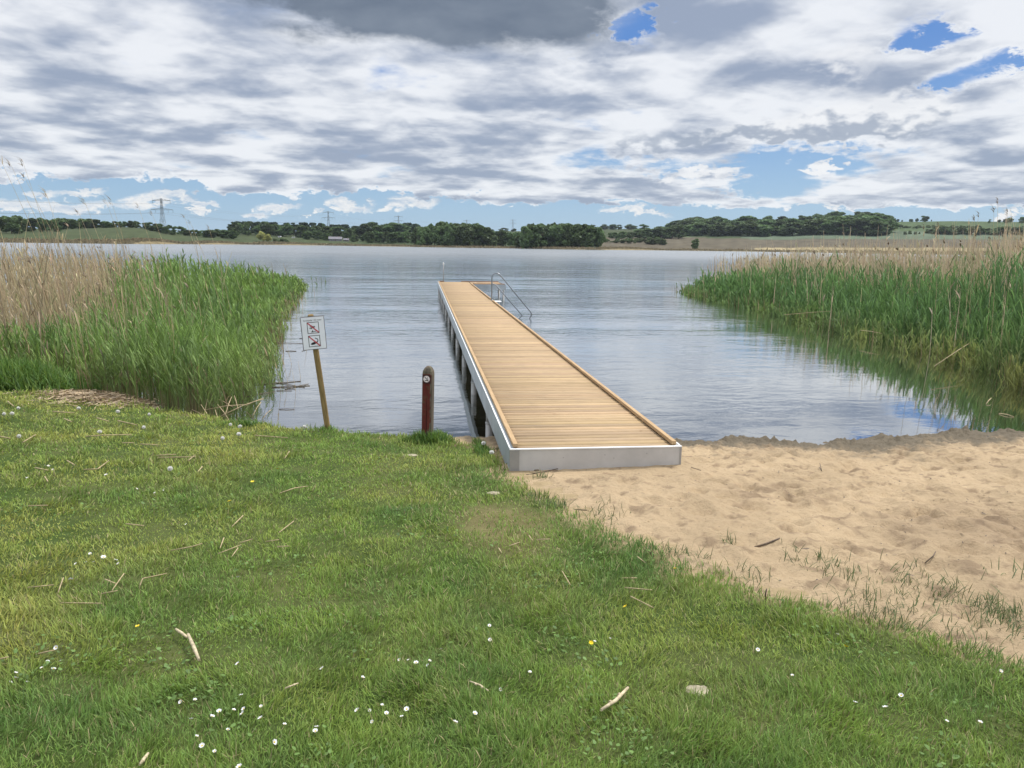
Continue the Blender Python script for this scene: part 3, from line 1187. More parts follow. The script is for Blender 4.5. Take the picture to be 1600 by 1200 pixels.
# ------------------------------------------------------------------ the far shore
TAB = {  # photograph column: (distance, height as picture row or None for the waterline) from the shore inland
    -200: [(640, None), (660, 377), (900, 366), (1200, 359), (3000, 357)],
    0: [(640, None), (665, 376), (900, 366), (1200, 359), (3000, 357)],
    200: [(660, None), (690, 376), (950, 359), (1200, 355), (3000, 355)],
    300: [(800, None), (840, 378.5), (1000, 372), (1200, 366), (3000, 364)],
    400: [(950, None), (990, 378.5), (1150, 372), (1300, 366), (3000, 362)],
    530: [(1020, None), (1060, 381), (1250, 373), (1400, 365), (3000, 362)],
    660: [(950, None), (985, 384.5), (1150, 380), (1400, 371), (3000, 363)],
    800: [(930, None), (965, 386.5), (1150, 382), (1500, 371), (2300, 362), (3000, 361)],
    930: [(850, None), (890, 388), (1100, 382), (1500, 372), (2000, 361), (2600, 357.5), (3200, 358)],
    1060: [(1050, None), (1090, 389.6), (1350, 377.5), (1500, 372), (1900, 365), (2500, 357.5), (3200, 358)],
    1130: [(1100, None), (1140, 390), (1500, 374), (1680, 368), (2000, 357), (3000, 353)],
    1200: [(1150, None), (1190, 390.6), (1500, 377), (1750, 364.5), (2100, 353), (3000, 351)],
    1300: [(1150, None), (1190, 391), (1500, 376), (1740, 361), (2100, 348), (3000, 347)],
    1380: [(1150, None), (1190, 391.4), (1500, 376), (1700, 366), (1800, 361), (2300, 350), (2600, 346.5), (3000, 347)],
    1480: [(1150, None), (1190, 391.8), (1500, 376), (1720, 366), (1800, 362), (2300, 350), (2500, 345.6), (3000, 347)],
    1600: [(1150, None), (1190, 392.4), (1500, 377), (1720, 366), (1800, 363), (2300, 352), (2500, 347), (3000, 347)],
    1800: [(1150, None), (1190, 394), (1500, 380), (1800, 369), (2300, 356), (2500, 350), (3000, 350)],
}
_keys = sorted(TAB)
_AZ = np.array([az_of(k) for k in _keys])
_DS = np.concatenate([np.linspace(0, 1, 17)[:-1] ** 1.0 * 0.18, np.linspace(0.18, 1, 34)])     # shared inland parameter


def _profile(k):
    pts = TAB[k]
    D = np.array([p[0] for p in pts], float)
    Z = np.array([0.0 if p[1] is None else CAM[2] + p[0] * el_tan(k, p[1]) for p in pts])
    return D, Z


_PROF = [_profile(k) for k in _keys]
_SHORE = np.array([p[0][0] for p in _PROF])


def far_z(az, D):
    az, D = np.asarray(az, float), np.asarray(D, float)
    Zs = np.stack([np.interp(D, d, z) for d, z in _PROF], 0)
    i = np.clip(np.searchsorted(_AZ, az) - 1, 0, len(_AZ) - 2)
    t = np.clip((az - _AZ[i]) / (_AZ[i + 1] - _AZ[i]), 0, 1)
    t = t * t * (3 - 2 * t)
    a = np.take_along_axis(Zs, i[None], 0)[0]
    b = np.take_along_axis(Zs, (i + 1)[None], 0)[0]
    return a * (1 - t) + b * t


def far_shore(az):
    return np.interp(az, _AZ, _SHORE)


def far_pos(px, D):
    a = az_of(px)
    z = float(far_z(np.array([a]), np.array([D]))[0])
    return np.array([CAM[0] + D * math.sin(a), CAM[1] + D * math.cos(a), z])


def build_hills():
    az = np.concatenate([np.linspace(R(-75), _AZ[0], 30)[:-1], np.linspace(_AZ[0], _AZ[-1], 420), np.linspace(_AZ[-1], R(85), 30)[1:]])
    A, T = np.meshgrid(az, _DS)
    sh = far_shore(A) + 14 * fbm(A * 60, A * 0 + 3, 3, 77)
    D = sh + T * (3400 - sh)
    Z = far_z(A, np.maximum(D, far_shore(A)))
    Z = Z + np.where(T > 0.02, 0.5 * fbm(A * 40, D * .006, 3, 71), 0)
    Z[0] = -1.5
    Z[1:] = np.maximum(Z[1:], 0.25)
    V = np.stack([CAM[0] + D * np.sin(A), CAM[1] + D * np.cos(A), Z], -1).reshape(-1, 3)
    # real land cover: reed fringe, meadow, ploughed land, young corn, pasture
    keyx = np.array([az_of(k) for k in range(-200, 1801, 50)])
    PXc = np.interp(A, keyx, np.arange(-200, 1801, 50))
    fr = D - far_shore(A)
    fringe, meadow = np.array([.29, .235, .135]), np.array([.058, .074, .032])
    plough, corn, past = np.array([.112, .095, .066]), np.array([.105, .135, .088]), np.array([.066, .098, .040])
    wood = np.array([.05, .07, .03])
    c = np.tile(wood, (*A.shape, 1))

    def put(mask, colr):
        c[mask] = colr
    put((PXc < 560) & (fr > 20), meadow)
    put((PXc > 930) & (D < 1560), plough)
    put((PXc > 1160) & (D >= 1540) & (D < 1830), corn)
    put((PXc > 930) & (D >= 1830), past)
    put((PXc > 900) & (PXc < 1080) & (D > 1560), past * 1.15)
    put((PXc > 930) & (PXc < 1000) & (D > 1550), meadow * .9)
    put(fr < 42, fringe * .85)
    put((fr < 110) & (PXc > 1180), fringe * 1.05)
    f = fbm(A * 90, D * .012, 4, 73)
    c = c * (1 + 0.22 * f)[..., None]
    f2 = fbm(A * 25, D * .03, 3, 75)
    c[(PXc > 930) & (D < 1560)] *= (1 + .2 * f2[(PXc > 930) & (D < 1560)])[:, None]
    n0, n1 = A.shape
    i = np.arange(n0 * n1).reshape(n0, n1)
    Q = np.stack([i[:-1, :-1], i[:-1, 1:], i[1:, 1:], i[1:, :-1]], -1).reshape(-1, 4)

    def hm(t):
        cc = X(attr('tint').outputs['Color'])
        n = noise(geopos((.02, .02, .02)), 4.0, 6, .6)
        return bsdf(mixc(n.smooth(.3, .7) * .35, cc, mixc(1.0, cc, (.6, .62, .55), 'MULTIPLY')), .95, 0, .1)
    me = mesh_np('hills', V, [Q], mat('far_land', hm), col=c.reshape(-1, 3), smooth=True)
    tag(link('hills', me), kind='structure')
    # thin band of pale reeds standing along the whole far waterline
    r = np.random.default_rng(3)
    N = 9000
    a = r.uniform(R(-40), R(58), N)
    d = far_shore(a) + r.uniform(-6, 30, N)
    h = r.uniform(1.0, 2.4, N)
    z0 = np.clip(far_z(a, d), 0, 5) - .1
    P0 = np.stack([CAM[0] + d * np.sin(a), CAM[1] + d * np.cos(a), z0], -1)
    C = np.stack([P0, P0 + np.stack([r.normal(0, .2, N), r.normal(0, .2, N), h], -1)], 1)
    th = a + r.normal(0, .5, N)
    side = np.stack([np.cos(th), -np.sin(th), th * 0], -1)
    Wd = np.stack([np.full(N, 1.1), np.full(N, .5)], 1)
    cc = np.array([.27, .225, .14])[None, None] * r.uniform(.6, 1.15, (N, 1, 1)) * np.ones((1, 2, 1))
    V, Q, cl = ribbons(C, Wd, side, cc)
    tag(link('reed_fringe', mesh_np('reed_fringe', V, [Q], leafy('far_reeds', .3, gloss=0), col=cl)), kind='stuff')


build_hills()


# ---- trees: crowns of many leaf clumps round a branching frame
def crown_mesh(name, kind, seed, mt):
    """unit tree: height 1, crown radius about 0.38; leaf clumps fill lobes with gaps between them"""
    r = np.random.default_rng(seed)
    lobes = []
    if kind == 'broad':
        n = r.integers(13, 18)
        for i in range(n):
            t = r.uniform(0.13, .90)
            rad = .36 * math.sqrt(max(.05, 1 - ((t - .48) / .50) ** 2))
            a = r.uniform(0, 6.28)
            q = rad * math.sqrt(r.uniform(.15, 1)) * .80
            lobes.append((q * math.cos(a), q * math.sin(a), t, r.uniform(.10, .19)))
        lobes.append((r.normal(0, .04), r.normal(0, .04), .86, .14))
    elif kind == 'pine':
        for i in range(15):
            t = r.uniform(.42, .95)
            rad = .24 * (1.15 - t) / .6 + .05
            a = r.uniform(0, 6.28)
            q = rad * r.uniform(.3, 1)
            lobes.append((q * math.cos(a), q * math.sin(a), t, r.uniform(.06, .12)))
        lobes.append((0, 0, .95, .055))
    elif kind == 'willow':
        for i in range(16):
            a = r.uniform(0, 6.28)
            t = r.uniform(.15, .85)
            rad = .72 * math.sqrt(max(.05, 1 - (t / .98) ** 2))
            q = rad * math.sqrt(r.uniform(.1, 1))
            lobes.append((q * math.cos(a), q * math.sin(a), t, r.uniform(.14, .24)))
    else:                                                     # bush
        for i in range(10):
            a = r.uniform(0, 6.28)
            t = r.uniform(.15, .78)
            q = .72 * math.sqrt(r.uniform(0, 1)) * (1 - .5 * t)
            lobes.append((q * math.cos(a), q * math.sin(a), t, r.uniform(.18, .30)))
    Cn, S, tint = [], [], []
    for (x, y, z, rr) in lobes:
        m = int(95 * (rr / .15) ** 1.7) + 30
        d = r.normal(0, 1, (m, 3))
        d /= np.linalg.norm(d, axis=1)[:, None]
        rad = rr * r.uniform(.45, 1.08, m) ** .6
        p = np.array([x, y, z]) + d * rad[:, None] * np.array([1, 1, .82])
        Cn.append(p)
        S.append(np.full(m, .030 + rr * .10) * r.uniform(.6, 1.5, m))
        k = r.uniform(.85, 1.15)
        tint.append(np.full(m, k) * r.uniform(.75, 1.25, m))
    Cn, S, tint = np.concatenate(Cn), np.concatenate(S), np.concatenate(tint)
    Cn[:, 2] = np.clip(Cn[:, 2], .03, None)
    N = len(Cn)
    nrm = r.normal(0, 1, (N, 3)) + np.array([0, 0, .7])
    nrm /= np.linalg.norm(nrm, axis=1)[:, None]
    a = np.cross(nrm, r.normal(0, 1, (N, 3)))
    a /= np.linalg.norm(a, axis=1)[:, None]
    b = np.cross(nrm, a)
    k = 5
    V = []
    for i in range(k):
        th = 2 * math.pi * i / k
        jit = r.uniform(.6, 1.2, N) * S
        V.append(Cn + a * (np.cos(th) * jit)[:, None] + b * (np.sin(th) * jit)[:, None])
    V = np.stack(V, 1).reshape(-1, 3)
    q = np.arange(N * k).reshape(N, k)
    base = {'broad': (.105, .155, .058), 'pine': (.055, .088, .050), 'willow': (.34, .33, .12), 'bush': (.115, .15, .065)}[kind]
    col = np.repeat(np.array(base)[None] * tint[:, None], k, axis=0)
    return mesh_np(name, V, [q], mt, col=col)


def trunk_mesh(name, kind, seed, mt):
    r = np.random.default_rng(seed + 50)
    b = MB()
    top = {'broad': .62, 'pine': .93, 'willow': .5, 'bush': .3}[kind]
    rr = {'broad': .022, 'pine': .016, 'willow': .04, 'bush': .03}[kind]
    p = [(0, 0, -.06), (0, 0, .02), (r.normal(0, .01), r.normal(0, .01), top * .5), (r.normal(0, .02), r.normal(0, .02), top)]
    b.tube(p, rr, 6, radii=[rr * 1.3, rr, rr * .7, rr * .25])
    for i in range(6):
        z = top * r.uniform(.35, .85)
        a = r.uniform(0, 6.28)
        l = {'broad': .26, 'pine': .14, 'willow': .45, 'bush': .4}[kind] * r.uniform(.6, 1)
        b.tube([(0, 0, z), (l * .5 * math.cos(a), l * .5 * math.sin(a), z + l * .35), (l * math.cos(a), l * math.sin(a), z + l * .6)], .01, 5, radii=[rr * .5, rr * .3, rr * .1])
    bm = b.bm
    bmesh.ops.recalc_face_normals(bm, faces=bm.faces[:])
    me = bpy.data.meshes.new(name)
    bm.to_mesh(me)
    bm.free()
    me.materials.append(mt)
    return me


M_crown = leafy('tree_leaves', .3, gloss=.02, rand=.34)
M_bark = simple('bark', (.11, .09, .07), .9, 0, .2)
PROTO = {}
for kind, n in (('broad', 7), ('pine', 4), ('willow', 1), ('bush', 4)):
    PROTO[kind] = [(crown_mesh('crown', kind, 100 + 7 * i, M_crown), trunk_mesh('trunk', kind, 100 + 7 * i, M_bark)) for i in range(n)]
KIND_NAME = {'broad': 'broadleaf_tree', 'pine': 'pine_tree', 'willow': 'willow_tree', 'bush': 'bush'}
KIND_CAT = {'broad': 'tree', 'pine': 'tree', 'willow': 'tree', 'bush': 'bush'}
trng = np.random.default_rng(21)


def plant_tree(kind, px, D, h, label, group=None, wide=1.0, pick=None):
    p = far_pos(px, D)
    cr, tk = PROTO[kind][trng.integers(len(PROTO[kind])) if pick is None else pick]
    o = empty(KIND_NAME[kind], p, (0, 0, trng.uniform(0, 6.28)))
    o.scale = (h * wide, h * wide, h)
    tag(o, label, KIND_CAT[kind], group)
    link('crown', cr, o)
    link('trunk', tk, o)
    return o


def stand(kind, px0, px1, d0, d1, tops, n, label, group, wide=1.0, hmin=4):
    """n trees between two columns; tops = picture rows of the tree tops along the stand"""
    tx, ty = np.array([t[0] for t in tops], float), np.array([t[1] for t in tops], float)
    for i in range(n):
        px = px0 + (px1 - px0) * (i + trng.uniform(.1, .9)) / n
        D = trng.uniform(d0, d1)
        top = float(np.interp(px, tx, ty)) - 1.6 + trng.normal(0, 1.5)
        z1 = CAM[2] + D * el_tan(px, top)
        h = max(hmin, z1 - far_pos(px, D)[2])
        plant_tree(kind if isinstance(kind, str) else kind[trng.integers(len(kind))], px, D, h, label, group, wide * trng.uniform(.85, 1.2))


stand('broad', -60, 92, 930, 1050, [(-60, 340), (20, 339), (60, 343), (90, 345)], 14, 'loose pale green tree behind the tall dry reeds', 'loose trees behind the dry reeds', 1.25)
stand('broad', 78, 248, 1100, 1200, [(78, 346), (110, 344), (140, 345), (170, 347.5), (200, 347), (245, 351)], 25, 'dark tree in the smooth ridge wood behind the dry reeds', 'trees of the ridge wood', 1.8)
stand('broad', 236, 292, 1050, 1150, [(236, 356), (262, 353), (292, 357)], 8, 'low tree in the clump at the foot of the largest pylon', 'clump below the largest pylon', 1.4)
stand('broad', 292, 366, 1050, 1150, [(292, 362), (345, 360), (366, 362)], 10, 'small tree in the low gap between two woods', 'low trees in the gap', 1.9)
stand('pine', 362, 560, 1290, 1400, [(362, 350), (390, 347), (440, 352), (500, 350), (530, 352), (560, 359)], 24, 'dark conifer in the dense wood above the far meadow', 'conifers above the far meadow', 1.7)
stand('broad', 362, 560, 1230, 1300, [(362, 352), (390, 348), (402, 352), (417, 349), (440, 354), (500, 352), (530, 354), (560, 361)], 22, 'broad dark tree along the meadow edge of the dense wood', 'broad trees along the meadow edge', 1.45)
stand(['pine', 'broad'], 552, 655, 1250, 1350, [(552, 358), (570, 351), (610, 352), (640, 351), (655, 356)], 22, 'dark tall tree in the wood right of the pale farmhouse', 'wood beside the farmhouse', 1.5)
stand('broad', 478, 520, 1150, 1190, [(478, 364), (490, 361), (505, 363), (520, 368)], 5, 'rounded green tree beside the pale farmhouse', 'rounded trees left of the farmhouse', 1.4)
stand('broad', 545, 645, 1100, 1180, [(545, 364), (600, 363), (645, 364)], 11, 'mid green rounded tree in front of the farmhouse wood', 'rounded trees before the farmhouse wood', 1.35)
stand('broad', 644, 768, 970, 1060, [(644, 362), (660, 356), (690, 350.5), (725, 350), (745, 352), (768, 361)], 30, 'tall tree in the wide stand at the middle of the far shore', 'wide middle stand on the far shore', .95)
stand('broad', 762, 822, 1000, 1060, [(762, 362), (822, 364)], 11, 'slim lower tree linking the two shore stands', 'lower trees between two shore stands', .9)
stand('broad', 816, 938, 900, 960, [(816, 360), (830, 353), (860, 352), (900, 351.5), (925, 354), (938, 362)], 28, 'tall tree in the rounded stand ending at the ploughed field', 'stand ending at the ploughed field', .95)
stand('broad', 760, 1010, 2250, 2450, [(760, 361), (800, 359), (850, 357), (940, 354), (1010, 352)], 20, 'tiny tree on the distant skyline behind the shore stands', 'trees of the distant skyline', 2.4)
stand('bush', 930, 1035, 1200, 1300, [(930, 377), (980, 373), (1035, 372)], 12, 'grey green hedge bush along the upper edge of the ploughed field', 'hedge above the ploughed field', 1.5, 4)
stand('broad', 950, 1062, 1440, 1560, [(950, 366), (980, 362), (1020, 358), (1062, 352)], 14, 'tree on the slope beside the farmhouse with the pinkish roof', 'trees round the pink roofed house', 1.8)
for d0, d1, off, n in ((1640, 1690, 9.0, 32), (1730, 1800, 4.0, 30), (1860, 1960, 0.0, 24), (2000, 2080, -2.0, 16)):
    stand('broad', 1040, 1388, d0, d1, [(1040, 352 + off), (1065, 345 + off), (1095, 341 + off), (1120, 342 + off), (1145, 345 + off), (1165, 341 + off), (1200, 344 + off), (1225, 343 + off),
                                        (1262, 338 + off), (1300, 336 + off), (1340, 335 + off), (1365, 335 + off), (1388, 342 + off)], n,
          'leafy tree in the wood covering the hill on the right', 'wood on the right hill', 2.3 if d0 < 1800 else 1.8, 9)
stand('bush', 1408, 1440, 1690, 1730, [(1408, 362), (1440, 360)], 4, 'dark round bush at the open end of the field hedge', 'bushes at the hedge end', .6, 4)
stand('bush', 1448, 1640, 1690, 1750, [(1448, 358), (1500, 356), (1600, 355), (1640, 356)], 20, 'dark bush in the long field hedge behind the right reeds', 'long field hedge on the right', 1.3, 5)
stand('bush', 1378, 1530, 1950, 2050, [(1378, 352), (1450, 354), (1530, 357)], 14, 'green scrub bush on the slope under the far ridge', 'scrub under the far ridge', 1.9, 6)
stand('broad', 1376, 1456, 2480, 2560, [(1376, 345), (1400, 344), (1440, 341.5), (1456, 344)], 11, 'thin pale tree on the far ridge beside the hill wood', 'pale trees on the far ridge', 1.2)
stand('broad', 1536, 1680, 2400, 2500, [(1536, 345), (1560, 343), (1600, 340), (1680, 340)], 12, 'dark tree on the ridge behind the right reeds', 'ridge trees behind the right reeds', 1.5)
plant_tree('broad', 1087, 1110, 15.5, 'lone dark rounded tree on the shore before the ploughed field', wide=1.3, pick=3)
plant_tree('willow', 411, 1010, 13.5, 'yellowish willow on the far shore at the meadow edge', wide=1.0)
for px, h in ((430, 6.0), (437, 7.2), (446, 6.4)):
    plant_tree('bush', px, 1000, h, 'dark low bush standing at the waterline beside the yellowish willow', 'waterline bushes beside the willow', 1.1)
plant_tree('bush', 808, 955, 5.5, 'pale greyish bush at the foot of the shore stand, first from the left', wide=1.0)
plant_tree('bush', 878, 925, 6.0, 'brownish bush below the tall rounded stand, left of two', wide=1.1)
plant_tree('bush', 893, 925, 6.0, 'pinkish pale bush below the tall rounded stand, right of two', wide=1.1)


# ---- farmhouses and the pale vehicles on the meadow
def gable_house(name, px, D, ln, dp, wh, rh, yaw, mw, mr, label, bays):
    p = far_pos(px, D)
    o = empty(name, p, (0, 0, yaw))
    tag(o, label, 'house')
    b = MB()
    b.prism([(-dp / 2, -1.5), (dp / 2, -1.5), (dp / 2, wh), (0, wh + rh - .3), (-dp / 2, wh)], -ln / 2, ln / 2, Matrix.Rotation(R(90), 4, 'Z'))
    b.build('wall', mw, o)
    b = MB()
    for s in (-1, 1):
        e0, e1 = (s * (dp / 2 + .5), wh - .35), (0, wh + rh)
        pts = [e0, e1, (e1[0], e1[1] + .3), (e0[0], e0[1] + .3)]
        b.prism(pts, -ln / 2 - .5, ln / 2 + .5, Matrix.Rotation(R(90), 4, 'Z'))
    rf = b.build('roof', mr, o)
    b = MB(); b.box(ln * .22, ln * .22 + .9, -.4, .5, wh + rh - .8, wh + rh + 1.1); b.build('chimney', M_brick, rf)
    for i in range(bays):
        x = -ln / 2 + ln * (i + .5) / bays
        w = ln / bays * .3
        if i == bays // 2:
            b = MB(); b.box(x - .6, x + .6, -dp / 2 - .06, -dp / 2 + .1, 0, 2.3); b.build('door', M_wood2, o)
            continue
        b = MB(); b.box(x - w, x + w, -dp / 2 - .06, -dp / 2 + .1, .9, 2.4); f = b.build('window', M_frame, o)
        b = MB(); b.box(x - w + .1, x + w - .1, -dp / 2 - .10, -dp / 2 - .062, 1.0, 2.3); b.build('pane', M_pane, f)
    return o


M_lime = simple('limewash', (.21, .20, .21), .8, 0, .1, 1)
M_pinkwall = simple('pink_wall', (.30, .22, .20), .8, 0, .1, 1)
M_roofgrey = simple('grey_roof', (.22, .21, .23), .8, 0, .12, 2)
M_roofpink = simple('pink_roof', (.24, .20, .20), .8, 0, .12, 2)
M_brick = simple('chimney_brick', (.30, .14, .10), .85)
M_wood2 = simple('door_wood', (.10, .06, .04), .7)
M_frame = simple('window_frame', (.7, .7, .7), .5)
M_pane = simple('window_glass', (.03, .035, .045), .1, 0, .05)
gable_house('farmhouse', 524, 1150, 19, 7, 3.2, 3.0, R(4), M_lime, M_roofgrey, 'pale low farmhouse with grey roof among trees on the far shore', 7)
gable_house('shed', 541, 1150, 8, 5, 2.4, 1.6, R(-8), M_lime, M_roofgrey, 'small pale shed just right of the low farmhouse', 3)
gable_house('farmhouse', 1042, 1480, 22, 8, 4.2, 4.0, R(-14), M_pinkwall, M_roofpink, 'farmhouse with pinkish roof under the trees above the ploughed field', 6)


def caravan(px, D, yaw, label):
    o = empty('caravan', far_pos(px, D), (0, 0, yaw))
    tag(o, label, 'caravan')
    b = MB(); b.prism([(-2.4, .6), (2.2, .6), (2.6, 1.4), (2.2, 2.5), (-1.9, 2.6), (-2.5, 1.8)], -1.1, 1.1); b.build('body', M_frame, o)
    for x in (-1.0, .5):
        b = MB(); b.box(x - .45, x + .45, -1.14, -1.095, 1.4, 2.1); b.build('window', M_pane, o)
    for y in (-1.0, 1.0):
        b = MB(); b.tube([(0, y - .1, .36), (0, y + .1, .36)], .36, 12); b.build('wheel', M_black, o)


caravan(458.5, 1190, R(8), 'white caravan parked high on the far meadow, larger of the pale pair')
caravan(437, 1190, R(-20), 'white caravan at the wood edge left of the larger caravan')


# ---- pylons and their cables
M_steel = simple('pylon_steel', (.20, .215, .23), .6, 0, .06)
M_glass = simple('insulator_glass', (.12, .15, .15), .4)
M_cable = simple('cable_metal', (.16, .17, .18), .6)
PY = [(None, -53.0, 640), (256, None, 1075), (514, None, 1720), (623, None, 2150), (729, None, 2650), (801, None, 3050)]
PYLABEL = [None, 'largest lattice pylon above the dry reeds on the left', 'lattice pylon rising from the wood left of the farmhouse', 'pylon peeping over the dark wood right of the farmhouse',
           'pylon with only its top above the middle stand', 'small slim pylon farthest right on the skyline']
pts_py = []


def arm_bars(b, z, half, rise):
    for s in (-1, 1):
        for y in (-.7, .7):
            b.bar((s * .9, y, z), (s * half, 0, z + .1), .16)
            b.bar((s * .9, y, z + rise), (s * half, 0, z + .25), .14)
        n = 4
        for i in range(n):
            x0, x1 = .9 + (half - .9) * i / n, .9 + (half - .9) * (i + 1) / n
            za = z + rise * (1 - i / n)
            b.bar((s * x0, .7 * (1 - i / n), za), (s * x1, .7 * (1 - (i + 1) / n), z), .09)
            b.bar((s * x0, -.7 * (1 - i / n), za), (s * x1, -.7 * (1 - (i + 1) / n), z), .09)


def build_pylon(p, yaw, label):
    o = empty('pylon', p, (0, 0, yaw))
    tag(o, label, 'pylon', 'pylons of the power line')
    b = MB()
    lv = [(-2, 3.6), (8, 3.0), (16, 2.3), (24, 1.7), (31, 1.15), (38, .95), (45, .75)]
    for sx, sy in ((1, 1), (1, -1), (-1, 1), (-1, -1)):
        for (z0, w0), (z1, w1) in zip(lv[:-1], lv[1:]):
            b.bar((sx * w0, sy * w0, z0), (sx * w1, sy * w1, z1), .19)
    for (z0, w0), (z1, w1) in zip(lv[:-1], lv[1:]):
        for f in range(4):
            c0 = [(-1, -1), (1, -1), (1, 1), (-1, 1)]
            a, d = c0[f], c0[(f + 1) % 4]
            b.bar((a[0] * w0, a[1] * w0, z0), (d[0] * w1, d[1] * w1, z1), .10)
            b.bar((d[0] * w0, d[1] * w0, z0), (a[0] * w1, a[1] * w1, z1), .10)
            b.bar((a[0] * w1, a[1] * w1, z1), (d[0] * w1, d[1] * w1, z1), .10)
    b.build('lattice_mast', M_steel, o)
    ends = []
    for z, half, rise, xs in ((30.5, 15.2, 2.4, (15.0, 8.5)), (42.0, 12.3, 2.2, (12.0,))):
        b = MB()
        arm_bars(b, z, half, rise)
        if z > 40:
            for s in (-1, 1):
                b.bar((s * 12.0, 0, z), (s * 12.0, 0, z + 4.0), .10)
        arm = b.build('crossarm', M_steel, o)
        for x in xs:
            for s in (-1, 1):
                b = MB()
                b.tube([(s * x, 0, z), (s * x, 0, z - 3.6)], .17, 6)
                b.build('insulator', M_glass, arm)
                ends.append((s * x, z - 3.6))
    return o, ends


pos = []
for px, azd, D in PY:
    if px is None:
        a = R(azd)
        pos.append(np.array([CAM[0] + D * math.sin(a), CAM[1] + D * math.cos(a), 3.0]))
    else:
        q = far_pos(px, D)
        tops = {256: 310, 514: 330, 623: 337, 729: 343.5, 801: 343}[px]
        q[2] = CAM[2] + D * el_tan(px, tops) - 45.0
        pos.append(q)
dirs = [np.arctan2(*(pos[min(i + 1, 5)] - pos[max(i - 1, 0)])[[1, 0]]) for i in range(6)]
anch = []
for i in range(6):
    yaw = dirs[i] - math.pi / 2
    if i == 0:
        ends = [(-15, 26.9), (15, 26.9), (-8.5, 26.9), (8.5, 26.9), (-12, 38.4), (12, 38.4)]
    else:
        _, ends = build_pylon(pos[i], yaw, PYLABEL[i])
    c, s = math.cos(yaw), math.sin(yaw)
    anch.append([pos[i] + np.array([c * x, s * x, z]) for x, z in sorted(ends)])
for k in range(6):
    b = MB()
    for i in range(5):
        a, d = anch[i][k], anch[i + 1][k]
        pts = [a + (d - a) * t - np.array([0, 0, 9.0 * 4 * t * (1 - t)]) for t in np.linspace(0, 1, 15)]
        b.tube(pts, .045, 4, cap=False)
    lab = ['outermost low', 'innermost low', 'upper', 'upper', 'innermost low', 'outermost low'][k]
    o = b.build('power_cable', M_cable)
    tag(o, 'thin %s cable sagging between the pylon crossarms on the %s side' % (lab, 'near' if k < 3 else 'far'), 'cable', 'cables of the power line')


# ------------------------------------------------------------------ lawn grass
M_grass = leafy('grass_blades', .35, .6, gloss=.02)
M_reed = leafy('reed_leaves', .35, .6, gloss=.025)
M_dry = leafy('dry_reed', .22, .6, gloss=.03)
M_straw = leafy('straw', .1, .6, gloss=.04)


def blades(P, L, W, lean, az, curl, col, tipcol=None, segs=3, rand=None):
    """curved tapering blades. P (N,3); L length; W half width; lean angle from upright; az bend direction; curl extra bend at the tip"""
    r = rand or rng
    N = len(P)
    t = np.linspace(0, 1, segs + 1)
    a = lean[:, None] + curl[:, None] * (t[None] ** 1.3)
    ds = (L / segs)[:, None]
    am = .5 * (a[:, 1:] + a[:, :-1])
    hx = np.concatenate([np.zeros((N, 1)), np.cumsum(np.sin(am) * ds, 1)], 1)
    hz = np.concatenate([np.zeros((N, 1)), np.cumsum(np.cos(am) * ds, 1)], 1)
    C = np.stack([P[:, :1] + hx * np.sin(az)[:, None], P[:, 1:2] + hx * np.cos(az)[:, None], P[:, 2:3] + hz], -1)
    tw = az + np.pi / 2 + r.normal(0, .5, N)
    side = np.stack([np.sin(tw), np.cos(tw), tw * 0], -1)
    Wp = W[:, None] * np.interp(t, [0, .35, .75, 1], [.75, 1, .75, .08])[None]
    if tipcol is None:
        cols = np.repeat(col[:, None], segs + 1, 1)
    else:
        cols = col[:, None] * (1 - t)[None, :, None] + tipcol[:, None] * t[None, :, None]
    return ribbons(C, Wp, side, cols)


def join(parts):
    V, Q, c, n = [], [], [], 0
    for v, q, cc in parts:
        V.append(v); Q.append(q + n); c.append(cc)
        n += len(v)
    return np.concatenate(V), np.concatenate(Q), np.concatenate(c)


def lawn_density(x, y):
    s = shore_dist(x, y)
    e = -sandness(x, y) + 0.09 * fbm(x * 2.4, y * 2.4, 4, 81) + .05 * fbm(x * 8, y * 8, 2, 82)
    d = sstep(e, -.03, .10) * sstep(s, .12, .30)
    # dirt beside the first pile, straw heap at the reeds, worn corner
    d = d * (1 - .96 * (np.exp(-((x + .15) / .55) ** 2 - ((y - 2.2) / .42) ** 2) > .5))
    d = d * (1 - np.clip(np.exp(-((x - HEAP[0]) / .75) ** 2 - ((y - HEAP[1]) / .55) ** 2) * 2.2 - .4, 0, .97))
    d = d * (1 - np.clip(np.exp(-((x + .25) / .45) ** 2 - ((y + 1.7) / .75) ** 2) * 1.0 - .3, 0, .5))
    for bx, by, br in BARE:
        d = d * (1 - .97 * np.exp(-(((x - bx) / br) ** 2 + ((y - by) / (br * .7)) ** 2) ** 2))
    return d


_b1, _b2, _b3 = ground_at(1092, 1080), ground_at(772, 771), ground_at(641, 710)
LUSH = ground_at(30, 606)
HEAP = ground_at(168, 622)
BARE = [(_b1[0], _b1[1], .085), (_b2[0], _b2[1], .10), (_b3[0], _b3[1], .12)]


